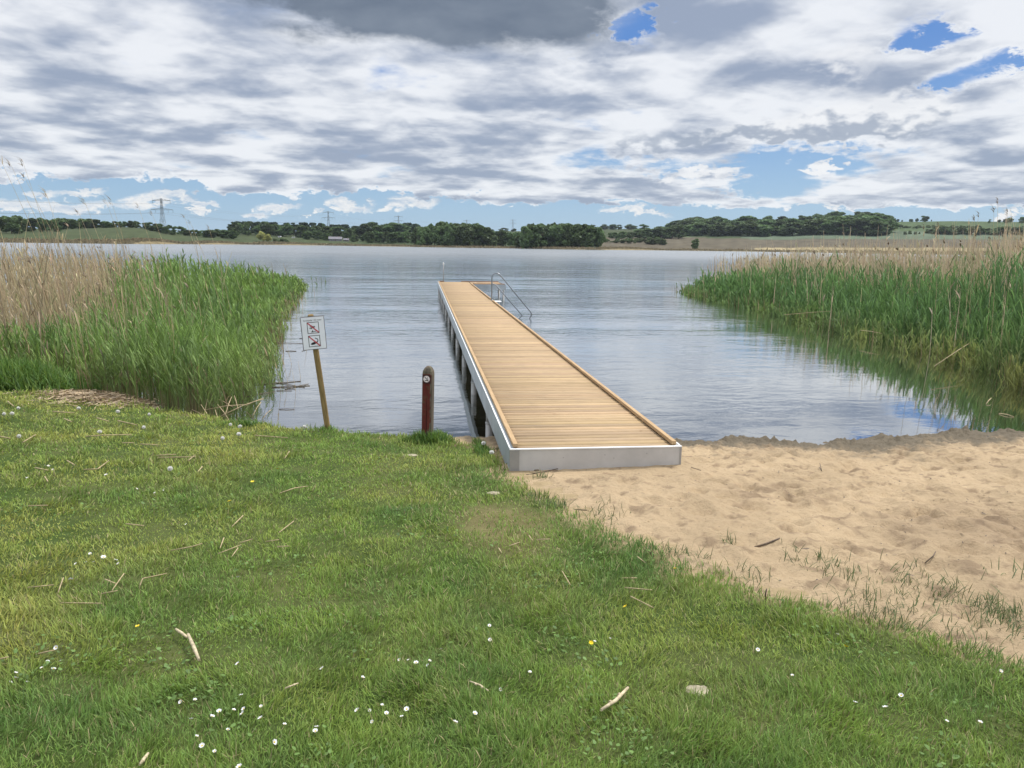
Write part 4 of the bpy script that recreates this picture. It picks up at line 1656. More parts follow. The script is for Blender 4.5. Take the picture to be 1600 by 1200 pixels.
def build_lawn():
    r = np.random.default_rng(4)
    parts = []
    N = 560000
    u = r.random(N)
    d = 1.55 * (13.5 / 1.55) ** u                         # even in log distance: fine near the eye, coarser beyond
    a = r.uniform(R(-46), R(62), N)
    keep = d > 0
    x, y = CAM[0] + d * np.sin(a), CAM[1] + d * np.cos(a)
    # the lawn goes on beside and behind where the photographer stands
    M = 150000
    xe, ye = r.uniform(-7.5, 8.5, M), r.uniform(-10.5, -2.5, M)
    de, ae = np.hypot(xe - CAM[0], ye - CAM[1]), np.arctan2(xe - CAM[0], ye - CAM[1])
    ex = (de < 1.55) | (ae < R(-46)) | (ae > R(62))
    x, y, d = np.concatenate([x, xe[ex]]), np.concatenate([y, ye[ex]]), np.concatenate([d, np.maximum(de[ex], 3.0)])
    N = len(x)
    dens = lawn_density(x, y)
    patch = fbm(x * .9, y * .9, 4, 83)
    tuft = fbm(x * 3.2, y * 3.2, 3, 84)
    ok = r.random(N) < dens * np.clip(.86 + .35 * tuft, .35, 1)
    x, y, d, patch, tuft = x[ok], y[ok], d[ok], patch[ok], tuft[ok]
    N = len(x)
    P = np.stack([x, y, ground_z(x, y) - .006], -1)
    L = (.052 + .030 * np.clip(patch, -.8, 1.2) + .026 * np.clip(tuft, -.6, 1.2)) * r.uniform(.55, 1.45, N)
    L = .76 * np.clip(L, .022, .16) * np.interp(d, [1.5, 6, 12], [1.12, 1.05, 1.1])
    # longer grass along the bank and round the posts
    s = shore_dist(x, y)
    bank = np.clip(sstep(s, .75, .25), 0, 1)
    post = np.exp(-((x + .77) / .30) ** 2 - ((y - 2.08) / .28) ** 2)
    jet = np.exp(-((x + .10) / .13) ** 2) * (y > -.1) * (y < 2.0)
    lush = np.exp(-((x - LUSH[0]) / 1.0) ** 2 - ((y - LUSH[1]) / .8) ** 2)
    L = L * (1 + .7 * bank + 1.6 * post + .8 * jet + 2.4 * lush)
    W = np.maximum(.0016, d * .00052) * r.uniform(.7, 1.35, N)
    lean = np.abs(r.normal(.40, .55, N)) * (1 - .45 * np.clip(post + lush, 0, 1))
    az = fbm(x * 2.1, y * 2.1, 3, 85) * 3.0 + r.normal(0, 1.15, N)
    curl = np.abs(r.normal(.55, .45, N))
    mid = np.array([.208, .298, .054])
    dark = np.array([.118, .205, .044])
    yel = np.array([.37, .37, .085])
    straw = np.array([.42, .36, .18])
    k = np.clip(.45 + .8 * patch - .25 * tuft, 0, 1)[:, None]
    yl = np.clip(.10 + .55 * fbm(x * .8 + 5, y * .8, 3, 86) + .35 * sstep(x, -1.5, -3.5), 0, .8)[:, None] * (1 - .6 * np.clip(lush + post, 0, 1))[:, None]
    c = mid * (1 - k) + dark * k
    c = c * (1 - yl) + yel * yl
    c = c * r.uniform(.65, 1.4, (N, 1)) * (1 + r.normal(0, .05, (N, 3)))
    pale = r.random(N) < (.055 + .16 * np.exp(-((x + .2) / .7) ** 2 - ((y + 1.6) / 1.0) ** 2))
    c[pale] = straw * r.uniform(.5, 1.15, (pale.sum(), 1))
    c = np.clip(c, .005, .9)
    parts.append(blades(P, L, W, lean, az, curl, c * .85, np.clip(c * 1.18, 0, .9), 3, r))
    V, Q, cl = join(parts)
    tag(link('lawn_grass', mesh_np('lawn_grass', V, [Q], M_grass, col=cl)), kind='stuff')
    # tussock of long grass by the left reeds, and round the red post and the sign
    gx_, gy_, gl_, gt_ = [], [], [], []
    for cx, cy, rx, ry, n, l0, l1 in ((LUSH[0] - .2, LUSH[1] + .25, .95, .55, 8000, .22, .60), (LUSH[0] - 1.6, LUSH[1] + .3, 1.0, .6, 5000, .2, .55), (-.78, 2.02, .24, .14, 900, .09, .24), (-.60, 2.2, .12, .16, 250, .09, .22), (-2.09, 3.05, .14, .1, 180, .07, .16), (-.16, 1.2, .07, .8, 500, .08, .17), (-3.2, 3.35, .3, .12, 300, .07, .17)):
        q = r.normal(0, .6, (n, 2))
        gx_.append(cx + q[:, 0] * rx); gy_.append(cy + q[:, 1] * ry)
        gl_.append(r.uniform(l0, l1, n) * np.exp(-.35 * (q ** 2).sum(1)))
    x, y, L = np.concatenate(gx_), np.concatenate(gy_), np.concatenate(gl_)
    N = len(x)
    d = np.hypot(x - CAM[0], y - CAM[1])
    c = np.array([.10, .185, .035])[None] * r.uniform(.6, 1.3, (N, 1)) * np.where(r.random((N, 1)) < .25, np.array([1.5, 1.2, 1.1]), 1)
    P = np.stack([x, y, ground_z(x, y) - .01], -1)
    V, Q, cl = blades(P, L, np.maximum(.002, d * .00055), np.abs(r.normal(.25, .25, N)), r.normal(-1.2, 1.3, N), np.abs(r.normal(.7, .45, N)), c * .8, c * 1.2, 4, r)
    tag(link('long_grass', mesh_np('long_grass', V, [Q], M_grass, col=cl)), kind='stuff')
    # scattered grass that creeps into the sand
    spots = [(1250, 900, .10, 60), (1283, 897, .13, 80), (1310, 915, .16, 120), (1335, 925, .14, 80), (1240, 880, .06, 24), (1420, 930, .14, 90), (1440, 955, .17, 150), (1380, 960, .22, 260), (1340, 955, .20, 240), (1410, 975, .16, 150),
             (1520, 965, .16, 260), (1545, 985, .18, 300), (1590, 985, .12, 150), (1500, 1000, .2, 240), (1480, 935, .08, 30), (1135, 865, .05, 30), (1070, 868, .08, 30), (935, 800, .16, 50), (950, 815, .10, 30), (862, 792, .12, 110), (838, 780, .10, 90), (850, 747, .06, 40), (1098, 878, .05, 20), (1170, 905, .12, 60), (1590, 920, .10, 24), (770, 705, .10, 60), (1030, 862, .1, 50), (1560, 915, .14, 20), (1610, 1010, .2, 260)]
    xs, ys, ls = [], [], []
    for px, py, rad, n in spots:
        g = ground_at(px, py)
        n = int(n * (.5 if py > 850 and px > 1200 else 1))
        q = r.normal(0, rad * .62, (n, 2))
        xs.append(g[0] + q[:, 0]); ys.append(g[1] + q[:, 1] * 1.1); ls.append(r.uniform(.03, .105, n))
    x, y, L = np.concatenate(xs), np.concatenate(ys), np.concatenate(ls)
    N = len(x)
    P = np.stack([x, y, np.maximum(ground_z(x, y), sand_z(x, y)) - .004], -1)
    d = np.hypot(x - CAM[0], y - CAM[1])
    c = np.where(r.random((N, 1)) < .3, np.array([.17, .17, .075]), np.array([.085, .13, .045])) * r.uniform(.6, 1.3, (N, 1))
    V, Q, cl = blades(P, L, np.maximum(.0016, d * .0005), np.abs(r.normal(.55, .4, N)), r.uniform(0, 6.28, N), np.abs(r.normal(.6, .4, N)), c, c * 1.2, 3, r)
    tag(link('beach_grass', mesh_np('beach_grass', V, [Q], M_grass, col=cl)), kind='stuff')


build_lawn()


# ------------------------------------------------------------------ reed beds
def reeds(P, H, leanx, col_stem, col_leaf, width, nleaf, leaflen, r, d, leaf_from=.3, wind=-1.0, plume=None):
    """whole reeds: one stem ribbon each with alternating leaves; wind bends them towards -x"""
    N = len(P)
    out = []
    segs = 4
    t = np.linspace(0, 1, segs + 1)
    sway_az = np.where(r.random(N) < .85, -np.pi / 2, np.pi / 2) + r.normal(0, .7, N)
    a = leanx[:, None] * (.25 + .9 * t[None] ** 1.2)
    ds = (H / segs)[:, None]
    am = .5 * (a[:, 1:] + a[:, :-1])
    hx = np.concatenate([np.zeros((N, 1)), np.cumsum(np.sin(am) * ds, 1)], 1)
    hz = np.concatenate([np.zeros((N, 1)), np.cumsum(np.cos(am) * ds, 1)], 1)
    C = np.stack([P[:, :1] + hx * np.sin(sway_az)[:, None], P[:, 1:2] + hx * np.cos(sway_az)[:, None], P[:, 2:3] + hz], -1)
    tw = r.normal(0, .6, N)
    side = np.stack([np.cos(tw), np.sin(tw), tw * 0], -1)
    Wd = width[:, None] * np.interp(t, [0, .7, 1], [1, .75, .3])[None]
    base = np.array([.25, .19, .095])
    k = np.interp(t, [0, .12, .30], [1, .8, 0])[None, :, None] * (r.random((N, 1, 1)) < .8)
    cs = col_stem[:, None] * (1 - k) + base * r.uniform(.45, 1.1, (N, 1, 1)) * k
    out.append(ribbons(C, Wd, side, cs))
    if nleaf:
        for j in range(nleaf):
            tt = leaf_from + (1.0 - leaf_from) * (j + r.uniform(.1, .9, N)) / nleaf
            f = tt * segs
            i = np.clip(f.astype(int), 0, segs - 1)
            w = (f - i)[:, None]
            idx = np.arange(N)
            B = C[idx, i] * (1 - w) + C[idx, i + 1] * w
            L = leaflen * r.uniform(.6, 1.25, N) * np.interp(tt, [0, .5, 1], [.8, 1.05, .85])
            az = np.where(r.random(N) < .72, -np.pi / 2, np.pi / 2) + r.normal(0, .8, N)
            lean = r.uniform(.15, .55, N) * np.interp(tt, [0, 1], [1.25, .75])
            curl = np.abs(r.normal(.45, .35, N))
            cl = col_leaf * r.uniform(.7, 1.35, (N, 1))
            out.append(blades(B, L, np.maximum(.0075, d * .00075) * r.uniform(.75, 1.2, N), lean, az, curl, cl * .9, np.clip(cl * 1.12, 0, .9), 3, r))
    if plume is not None:
        m = plume
        n = m.sum()
        if n:
            T = C[m][:, -1]
            for _ in range(7):
                az = -np.pi / 2 + r.normal(0, .5, n)
                out.append(blades(T - np.array([0, 0, .02]) * r.random((n, 1)), r.uniform(.08, .20, n), np.maximum(.006, d[m] * .0007), r.uniform(.2, .9, n), az, r.uniform(.4, 1.2, n),
                                  np.array([.22, .16, .10]) * r.uniform(.7, 1.2, (n, 1)), None, 2, r))
    return join(out)


def inside(poly, x, y):
    poly = np.asarray(poly, float)
    c = np.zeros(len(x), bool)
    n = len(poly)
    for i in range(n):
        x0, y0 = poly[i]
        x1, y1 = poly[(i + 1) % n]
        k = ((y0 > y) != (y1 > y)) & (x < (x1 - x0) * (y - y0) / (y1 - y0 + 1e-12) + x0)
        c ^= k
    return c


def edge_dist(line, x, y):
    line = np.asarray(line, float)
    best = np.full(len(x), 1e9)
    for (x0, y0), (x1, y1) in zip(line[:-1], line[1:]):
        dx, dy = x1 - x0, y1 - y0
        t = np.clip(((x - x0) * dx + (y - y0) * dy) / (dx * dx + dy * dy), 0, 1)
        best = np.minimum(best, np.hypot(x - x0 - t * dx, y - y0 - t * dy))
    return best


LEFT_EDGE = [(-30, 11), (-14, 7.9), (-9.5, 6.6), (-7.6, 6.25), (-6.6, 6.0), (-5.7, 5.1), (-4.85, 4.55), (-3.95, 4.35), (-3.5, 5.2), (-3.45, 6.6), (-3.7, 9), (-4.25, 12.2), (-5.0, 17), (-5.75, 23.5), (-6.6, 31), (-7.6, 40), (-8.6, 44)]
LEFT_POLY = LEFT_EDGE + [(-40, 44), (-48, 20)]
RIGHT_EDGE = [(15.6, 38.5), (14.2, 36.5), (13.1, 30), (13.2, 22.5), (12.2, 15.6), (11.5, 10.2), (10.55, 6.0), (10.9, 4.4), (13, 5.5), (17, 9)]
RIGHT_POLY = RIGHT_EDGE + [(40, 22), (70, 46), (40, 50), (24, 47)]


def scatter(poly, edge, n, depth, r, box):
    x = r.uniform(box[0], box[1], n * 8)
    y = r.uniform(box[2], box[3], n * 8)
    ok = inside(poly, x, y)
    x, y = x[ok], y[ok]
    e = edge_dist(edge, x, y)
    ok = e > .55 * np.clip(fbm(x * .9, y * .9, 3, 99), -.1, 1) + np.abs(r.normal(0, .12, len(x)))      # a ragged outline
    x, y, e = x[ok], y[ok], e[ok]
    d = np.hypot(x - CAM[0], y - CAM[1])
    w = (np.exp(-e / depth) + .10) * np.clip(16 / d, .25, 1.6)
    ok = r.random(len(x)) < w / w.max()
    x, y, e, d = x[ok], y[ok], e[ok], d[ok]
    q = r.permutation(len(x))[:n]
    return x[q], y[q], e[q], d[q]


def az_deg(x, y):
    return np.degrees(np.arctan2(x - CAM[0], y - CAM[1]))


def build_reeds():
    r = np.random.default_rng(8)
    # ---- left, green: low fresh shoots in front, taller behind
    x, y, e, d = scatter(LEFT_POLY, LEFT_EDGE, 15000, 2.6, r, (-32, -3, 4, 45))
    cl = fbm(x * .5, y * .5, 3, 91)
    f2 = fbm(x * 1.4, y * 1.4, 2, 92)
    dryside = sstep(x + .36 * (y + 6.8) + .8 + 1.3 * cl, .6, -1.7)           # 1 where last year's stalks rule
    skirt = sstep(e - np.interp(az_deg(x, y), [-31, -27, -24, -21, -18], [.8, 2.3, 4.0, 6.5, 10]), 1.6, .6)
    ok = r.random(len(x)) < np.maximum(1 - dryside * .93, skirt * .9)
    x, y, e, d, cl, f2, dryside = (q[ok] for q in (x, y, e, d, cl, f2, dryside))
    N = len(x)
    front = sstep(y, 11, 6.5)
    H = np.interp(e, [0, .5, 1.2, 3.5, 7], [.60, 1.0, 1.38, 1.62, 1.9]) * front + np.interp(e, [0, .6, 2, 5, 9], [.55, .85, 1.15, 1.6, 1.95]) * (1 - front)
    H = H * (1 + .20 * cl + .14 * f2) * r.uniform(.72, 1.16, N)
    H = H * (1 - .26 * dryside) * np.where(x < -5.6, np.interp(e, [0, 1, 3], [.8, .9, 1]), 1)
    P = np.stack([x, y, np.maximum(ground_z(x, y), -.45) - .02], -1)
    c = np.array([.180, .275, .060])[None] * np.ones((N, 1))
    fr = sstep(e, 1.0, .1)[:, None]
    c = c * (1 - fr) + np.array([.20, .26, .065]) * fr
    kk = np.clip(.35 + cl, 0, 1)[:, None]
    c = c * (1 - .5 * kk) + np.array([.085, .165, .060]) * .5 * kk
    c = c * r.uniform(.72, 1.25, (N, 1))
    V, Q, cc = reeds(P, H, np.abs(r.normal(.16, .10, N)), c * .9, c, np.maximum(.004, d * .00055), 8, np.clip(.20 * H + .08, .14, .46), r, d, .27)
    tag(link('green_reed_bed', mesh_np('green_reed_bed', V, [Q], M_reed, col=cc)), kind='stuff', label='tall bright green reeds growing along the water left of the sign')
    # ---- left, last year's dry stalks
    x, y, e, d = scatter(LEFT_POLY, LEFT_EDGE, 14000, 4.5, r, (-32, -3, 4, 45))
    cl = fbm(x * .5, y * .5, 3, 91)
    dryside = sstep(x + .345 * (y + 6.8) + .6 + 1.3 * cl, 1.0, -1.6)
    ok = r.random(len(x)) < np.maximum(dryside, .05) * sstep(e, .5, 1.6) * np.maximum(sstep(e - np.interp(az_deg(x, y), [-31, -27, -24, -21, -18], [.8, 2.2, 3.8, 6, 9]), -.8, 1.2), .22)
    x, y, e, d = (q[ok] for q in (x, y, e, d))
    N = len(x)
    H = np.interp(e, [0, 1, 2.5, 6], [1.3, 1.75, 2.3, 2.45]) * r.uniform(.68, 1.10, N) * np.interp(y, [5, 20, 40], [1, .97, .9])
    u = r.random(N)
    H = 1.06 * H * np.where(u < .08, r.uniform(1.22, 1.48, N), np.where(u < .45, r.uniform(1.06, 1.24, N), 1.0))
    P = np.stack([x, y, np.maximum(ground_z(x, y), -.45) - .02], -1)
    c = np.array([.50, .395, .235]) * r.uniform(.5, 1.2, (N, 1)) * (1 + r.normal(0, .04, (N, 3)))
    lean = np.abs(r.normal(.20, .13, N))
    V, Q, cc = reeds(P, H, lean, c, c * .9, np.maximum(.003, d * .00040), 1, .28, r, d, .35, plume=(r.random(N) < .04))
    tag(link('dry_reed_bed', mesh_np('dry_reed_bed', V, [Q], M_dry, col=cc)), kind='stuff', label='pale dry reed stalks massed behind the green reeds on the left')
    # ---- right, green, with a skirt of short yellowish shoots in the shallows
    x, y, e, d = scatter(RIGHT_POLY, RIGHT_EDGE, 21000, 2.4, r, (10, 60, 4, 50))
    cl = fbm(x * .45, y * .45, 3, 95)
    f2 = fbm(x * 1.4, y * 1.4, 2, 96)
    N = len(x)
    H = np.interp(e, [0, .5, 1.2, 2.5, 5, 9], [.55, .90, 1.5, 2.1, 2.4, 2.45]) * (1 + .16 * cl + .12 * f2) * r.uniform(.74, 1.12, N)
    H = H * np.interp(y, [5, 20, 30, 38, 44], [1.02, 1.0, .90, .64, .6])
    P = np.stack([x, y, np.maximum(ground_z(x, y), -.45) - .02], -1)
    c = np.array([.135, .235, .072])[None] * np.ones((N, 1))
    fr = (sstep(e, 1.2, .2) * np.interp(y, [9, 16, 24], [1, .55, .3]))[:, None]
    c = c * (1 - fr) + np.array([.25, .26, .075]) * fr
    kk = np.clip(.5 + cl, 0, 1)[:, None]
    c = c * (1 - .45 * kk) + np.array([.088, .175, .072]) * .45 * kk
    c = c * r.uniform(.72, 1.25, (N, 1))
    V, Q, cc = reeds(P, H, np.abs(r.normal(.24, .11, N)), c * .9, c, np.maximum(.004, d * .00055), 8, np.clip(.18 * H + .09, .14, .50), r, d, .22)
    tag(link('green_reed_bed', mesh_np('green_reed_bed', V, [Q], M_reed, col=cc)), kind='stuff', label='deep green reeds standing in the water on the right')
    # brown dead bases between them at the water
    x, y, e, d = scatter(RIGHT_POLY, RIGHT_EDGE, 4200, 1.2, r, (10, 60, 4, 50))
    N = len(x)
    P = np.stack([x, y, np.full(N, -.3)], -1)
    H = .3 + r.uniform(.2, .65, N)
    c = np.array([.34, .265, .14]) * r.uniform(.45, 1.2, (N, 1))
    V1 = reeds(P, H, np.abs(r.normal(.1, .08, N)), c, c, np.maximum(.0035, d * .00045), 0, .2, r, d)
    x, y, e, d = scatter(RIGHT_POLY, RIGHT_EDGE, 20000, 8.0, r, (10, 60, 4, 50))
    ok = r.random(len(x)) < np.maximum(sstep(e, 2.8, 4.8), .018) * np.interp(x - .2 * y, [5, 8, 14], [.6, .9, 1])
    x, y, e, d = (q[ok] for q in (x, y, e, d))
    N = len(x)
    P = np.stack([x, y, np.maximum(ground_z(x, y), -.45) - .02], -1)
    H = np.interp(e, [0, 2, 5, 9], [1.8, 2.7, 3.1, 3.3]) * r.uniform(.80, 1.10, N) * np.interp(y, [5, 28, 38, 46], [1, .98, .8, .8])
    u = r.random(N)
    H = H * np.where(u < .03, r.uniform(1.2, 1.35, N), np.where(u < .22, r.uniform(1.05, 1.18, N), 1.0))
    c = np.array([.58, .47, .31]) * r.uniform(.6, 1.2, (N, 1)) * (1 + r.normal(0, .04, (N, 3)))
    V2 = reeds(P, H, np.abs(r.normal(.10, .09, N)), c, c * .9, np.maximum(.003, d * .00040), 1, .26, r, d, .45, plume=(r.random(N) < .02))
    V, Q, cc = join([V1, V2])
    tag(link('dry_reed_bed', mesh_np('dry_reed_bed', V, [Q], M_dry, col=cc)), kind='stuff', label='pale dry reed stalks rising behind the green reeds on the right')
    # brown dead bases on the left at the water
    x, y, e, d = scatter(LEFT_POLY, LEFT_EDGE, 2600, 1.0, r, (-20, -3, 4, 30))
    N = len(x)
    P = np.stack([x, y, np.maximum(ground_z(x, y), -.4) - .02], -1)
    c = np.array([.25, .19, .10]) * r.uniform(.4, 1.2, (N, 1))
    V, Q, cc = reeds(P, r.uniform(.35, .95, N), np.abs(r.normal(.15, .15, N)), c, c, np.maximum(.0033, d * .00045), 1, .2, r, d)
    tag(link('dead_reed_stubble', mesh_np('dead_reed_stubble', V, [Q], M_dry, col=cc)), kind='stuff', label='brown dead stems at the foot of the left reeds')
    # heap of washed-up straw at the edge of the left reeds
    N = 2600
    x, y = HEAP[0] + r.normal(0, .46, N), HEAP[1] + r.normal(0, .36, N)
    e = ((x - HEAP[0]) / 1.0) ** 2 + ((y - HEAP[1]) / .75) ** 2
    hh = np.clip(.07 * (1 - e), 0, 1) * r.random(N)
    az = r.uniform(0, 6.28, N)
    L = r.uniform(.05, .30, N)
    P = np.stack([x, y, ground_z(x, y) + .012 + hh], -1)
    c = np.array([.50, .375, .23]) * r.uniform(.4, 1.15, (N, 1))
    dz = r.normal(0, .10, N)
    C = np.stack([P - .5 * L[:, None] * np.stack([np.cos(az), np.sin(az), dz], -1), P + .5 * L[:, None] * np.stack([np.cos(az), np.sin(az), dz], -1)], 1)
    V, Q, cc = ribbons(C, np.full((N, 2), .0055), np.stack([-np.sin(az) * .7, np.cos(az) * .7, np.full(N, .7)], -1), np.repeat(c[:, None], 2, 1))
    tag(link('straw_litter', mesh_np('straw_litter', V, [Q], M_straw, col=cc)), kind='stuff', label='washed-up heap of pale reed straw at the edge of the left reeds')


build_reeds()


# ------------------------------------------------------------------ single reeds and floating stalks in the open water
M_stalk = simple('dry_stalk', (.42, .33, .19), .75, 0, .2, 20)
M_stalkdark = simple('wet_stalk', (.13, .10, .065), .6, 0, .2, 20)
M_greenstem = simple('green_stem', (.10, .16, .05), .6, 0, .2, 20)
srng = np.random.default_rng(33)


def single_reed(x, y, h, lean, green, nleaf, label, group, plume=False):
    o = empty('reed', (x, y, max(float(ground_z(x, y)), -.3) - .03))
    tag(o, label, 'reed', group)
    d = math.hypot(x - CAM[0], y - CAM[1])
    w = max(.0022, d * .00024)
    h += .3
    a = srng.normal(-math.pi / 2, .5)
    pts = [(math.sin(a) * lean * h * t ** 1.6, math.cos(a) * lean * h * t ** 1.6, h * t) for t in (0, .25, .5, .75, 1)]
    b = MB()
    b.tube(pts, w, 5, radii=[w, w, w * .9, w * .75, w * .4])
    b.build('stem', M_greenstem if green else M_stalk, o)
    if nleaf:
        t = srng.uniform(.35, .98, nleaf)
        P = np.array([[np.interp(q, (0, .25, .5, .75, 1), [p[i] for p in pts]) for i in range(3)] for q in t])
        c = (np.array([.13, .21, .055]) if green else np.array([.42, .33, .19])) * srng.uniform(.7, 1.2, (nleaf, 1))
        V, Q, cl = blades(P, srng.uniform(.16, .38, nleaf), np.full(nleaf, max(.006, d * .0006)), srng.uniform(.2, .7, nleaf), srng.normal(-1.57, .9, nleaf), srng.uniform(.2, .8, nleaf), c, None, 3, srng)
        link('leaves', mesh_np('leaves', V, [Q], M_reed, col=cl), o)
    if plume:
        n = 10
        V, Q, cl = blades(np.array([pts[-1]] * n) - np.array([0, 0, .1]) * srng.random((n, 1)), srng.uniform(.06, .15, n), np.full(n, max(.004, d * .00038)), srng.uniform(.3, 1.1, n),
                          srng.normal(-1.57, .5, n), srng.uniform(.3, 1.2, n), np.array([.24, .19, .13]) * srng.uniform(.7, 1.2, (n, 1)), None, 2, srng)
        link('plume', mesh_np('plume', V, [Q], M_dry, col=cl), o)
    return o


# sparse outposts at the right-hand rim of the left bed
for (px, py, h, le, g, nl) in [(452, 470, 1.0, .15, 1, 5), (458, 466, .8, .1, 1, 4), (463, 474, 1.1, .2, 1, 5), (470, 462, .9, .1, 1, 4), (476, 455, .7, .05, 1, 3), (482, 452, .6, .1, 1, 3), (489, 449, .75, .15, 1, 3),
                               (496, 446, .6, .1, 1, 2), (503, 444, .5, .1, 1, 2), (510, 442, .45, .1, 1, 2), (466, 490, .9, .25, 0, 1), (474, 484, .7, .1, 0, 1), (448, 500, 1.0, .2, 1, 4), (456, 508, .8, .1, 0, 1),
                               (479, 470, .5, .2, 0, 0), (492, 462, .45, .1, 0, 0)]:
    p = un(px, py)
    single_reed(p[0], p[1], h, le, g, nl, 'slender reed standing apart in open water at the far tip of the left bed', 'reeds apart at the left tip')
for (px, py, h, le, g, nl) in [(428, 590, .8, .3, 1, 4), (436, 572, .9, .2, 1, 4), (444, 556, .7, .1, 0, 1), (452, 598, .55, .15, 0, 1), (464, 612, .45, .1, 0, 0), (446, 586, .6, .25, 1, 3), (458, 570, .5, .3, 0, 1),
                               (441, 610, .7, .15, 0, 1), (471, 590, .35, .1, 0, 0), (432, 625, .7, .2, 1, 3), (420, 632, .75, .3, 1, 3), (424, 612, .9, .2, 1, 4), (481, 548, .4, .15, 0, 0)]:
    p = un(px, py)
    single_reed(p[0], p[1], h, le, g, nl, 'thin dark reed standing in the shallow water between bed and notice board', 'reeds before the notice board')
for (px, py, h, le, g, nl) in [(1066, 456, .5, .1, 1, 3), (1072, 459, .7, .15, 1, 3), (1078, 463, .8, .1, 1, 4), (1084, 466, .9, .1, 1, 4), (1058, 452, .35, .1, 1, 2), (1051, 455, .3, .1, 0, 0), (1090, 470, 1.0, .2, 1, 4)]:
    p = un(px, py)
    single_reed(p[0], p[1], h, le, g, nl, 'small reed standing apart at the open tip of the right bed', 'reeds apart at the right tip')
# tall plumed stalks against the sky
for (px, py, D) in [(18, 300, 13), (38, 308, 14), (57, 306, 15), (75, 328, 15), (46, 323, 12), (140, 320, 16), (181, 325, 15), (127, 334, 17), (170, 318, 17), (205, 322, 18), (235, 335, 18), (283, 340, 20), (300, 350, 20), (330, 358, 22)]:
    d = CF + CR * (px - 800) / F - CU * (py - 600) / F
    q = CAM + d / math.hypot(d[0], d[1]) * D
    le = srng.uniform(.14, .24)
    h = q[2] + .1
    single_reed(q[0] + le * h, q[1], h, le, 0, 1, 'very tall dry stalk with a drooping plume against the sky on the left', 'tall plumed stalks on the left', True)
for (px, py, D) in [(1569, 318, 20), (1518, 338, 21), (1560, 332, 21), (1583, 337, 19), (1527, 345, 22), (1472, 352, 23), (1440, 358, 24)]:
    d = CF + CR * (px - 800) / F - CU * (py - 600) / F
    q = CAM + d / math.hypot(d[0], d[1]) * D
    single_reed(q[0] + .15, q[1], q[2] + .1, .06, 0, 1, 'very tall dry stalk with a dark plume against the sky on the right', 'tall plumed stalks on the right', True)


def stick(name, pts, r, mt, label, cat, group=None, n=5):
    pts = [Vector(p) for p in pts]
    o0 = pts[0].copy()
    b = MB()
    b.tube([p - o0 for p in pts], r, n, radii=[r] * (len(pts) - 1) + [r * .8])
    o = b.build(name, mt)
    o.location = o0
    return tag(o, label, cat, group)


# broken stalks floating or leaning beside the left bed
FL = [((400, 602), (470, 596), .012), ((420, 606), (484, 603), .012), ((430, 598), (476, 606), .010), ((445, 609), (482, 600), .009), ((446, 549), (463, 549), .012), ((472, 549), (480, 546), .008), ((418, 536), (474, 537), .009),
      ((468, 529), (484, 528), .012), ((440, 606), (462, 609), .008), ((432, 611), (456, 611), .008), ((436, 640), (460, 640), .008), ((386, 620), (430, 612), .008)]
for (a, c, rr) in FL:
    p, q = un(*a), un(*c)
    stick('floating_stalk', [(p[0], p[1], .006), ((p[0] + q[0]) / 2, (p[1] + q[1]) / 2, .012), (q[0], q[1], .006)], rr * .7, M_stalkdark, 'dark broken stalk floating between the left reeds and the notice board', 'stalk', 'floating stalks by the left reeds')
for i, (a, za, c, zc) in enumerate([((318, 652), .02, (330, 602), .35), ((300, 640), .05, (352, 668), .02), ((322, 640), .1, (386, 632), .12), ((345, 650), .05, (412, 622), .22), ((360, 660), .02, (340, 632), .18),
                                    ((395, 650), .02, (408, 628), .18), ((352, 648), .03, (362, 620), .2), ((384, 634), .05, (412, 624), .2), ((330, 660), .02, (314, 632), .22), ((345, 672), .01, (336, 640), .15),
                                    ((410, 655), .01, (424, 640), .12), ((364, 636), .05, (334, 622), .15), ((372, 640), .04, (366, 618), .2)]):
    p, q = un(*a, za), un(*c, zc)
    stick('leaning_stalk', [p, (p + q) / 2 + np.array([0, 0, .02]), q], .006, M_stalk, 'pale broken stalk leaning over the dark shallows in front of the left reeds', 'stalk', 'broken stalks over the left shallows')
for a, za, c, zc, lab in [((1460, 572), .25, (1528, 526 + 2), .55, 'long pale stalk leaning across the right reeds above the water'), ((1541, 631), .01, (1549, 622), .06, 'short bent stalk tip rising from the dark water on the right'),
                          ((1561, 646), .008, (1584, 651), .008, 'pale straw floating on the dark water near the right sand edge'), ((1225, 492), .4, (1300, 486), .55, 'thin pale stalk lying across the middle of the right reeds'),
                          ((1345, 516), .3, (1378, 521), .3, 'short pale stalk fallen at the foot of the right reeds')]:
    D = None
    p, q = un(*a, za), un(*c, zc)
    stick('fallen_stalk', [p, (p + q) / 2 + np.array([0, 0, .012]), q], .008, M_stalk, lab, 'stalk')
p1, p2 = un(1549, 622, .06), un(1548, 612, .16)

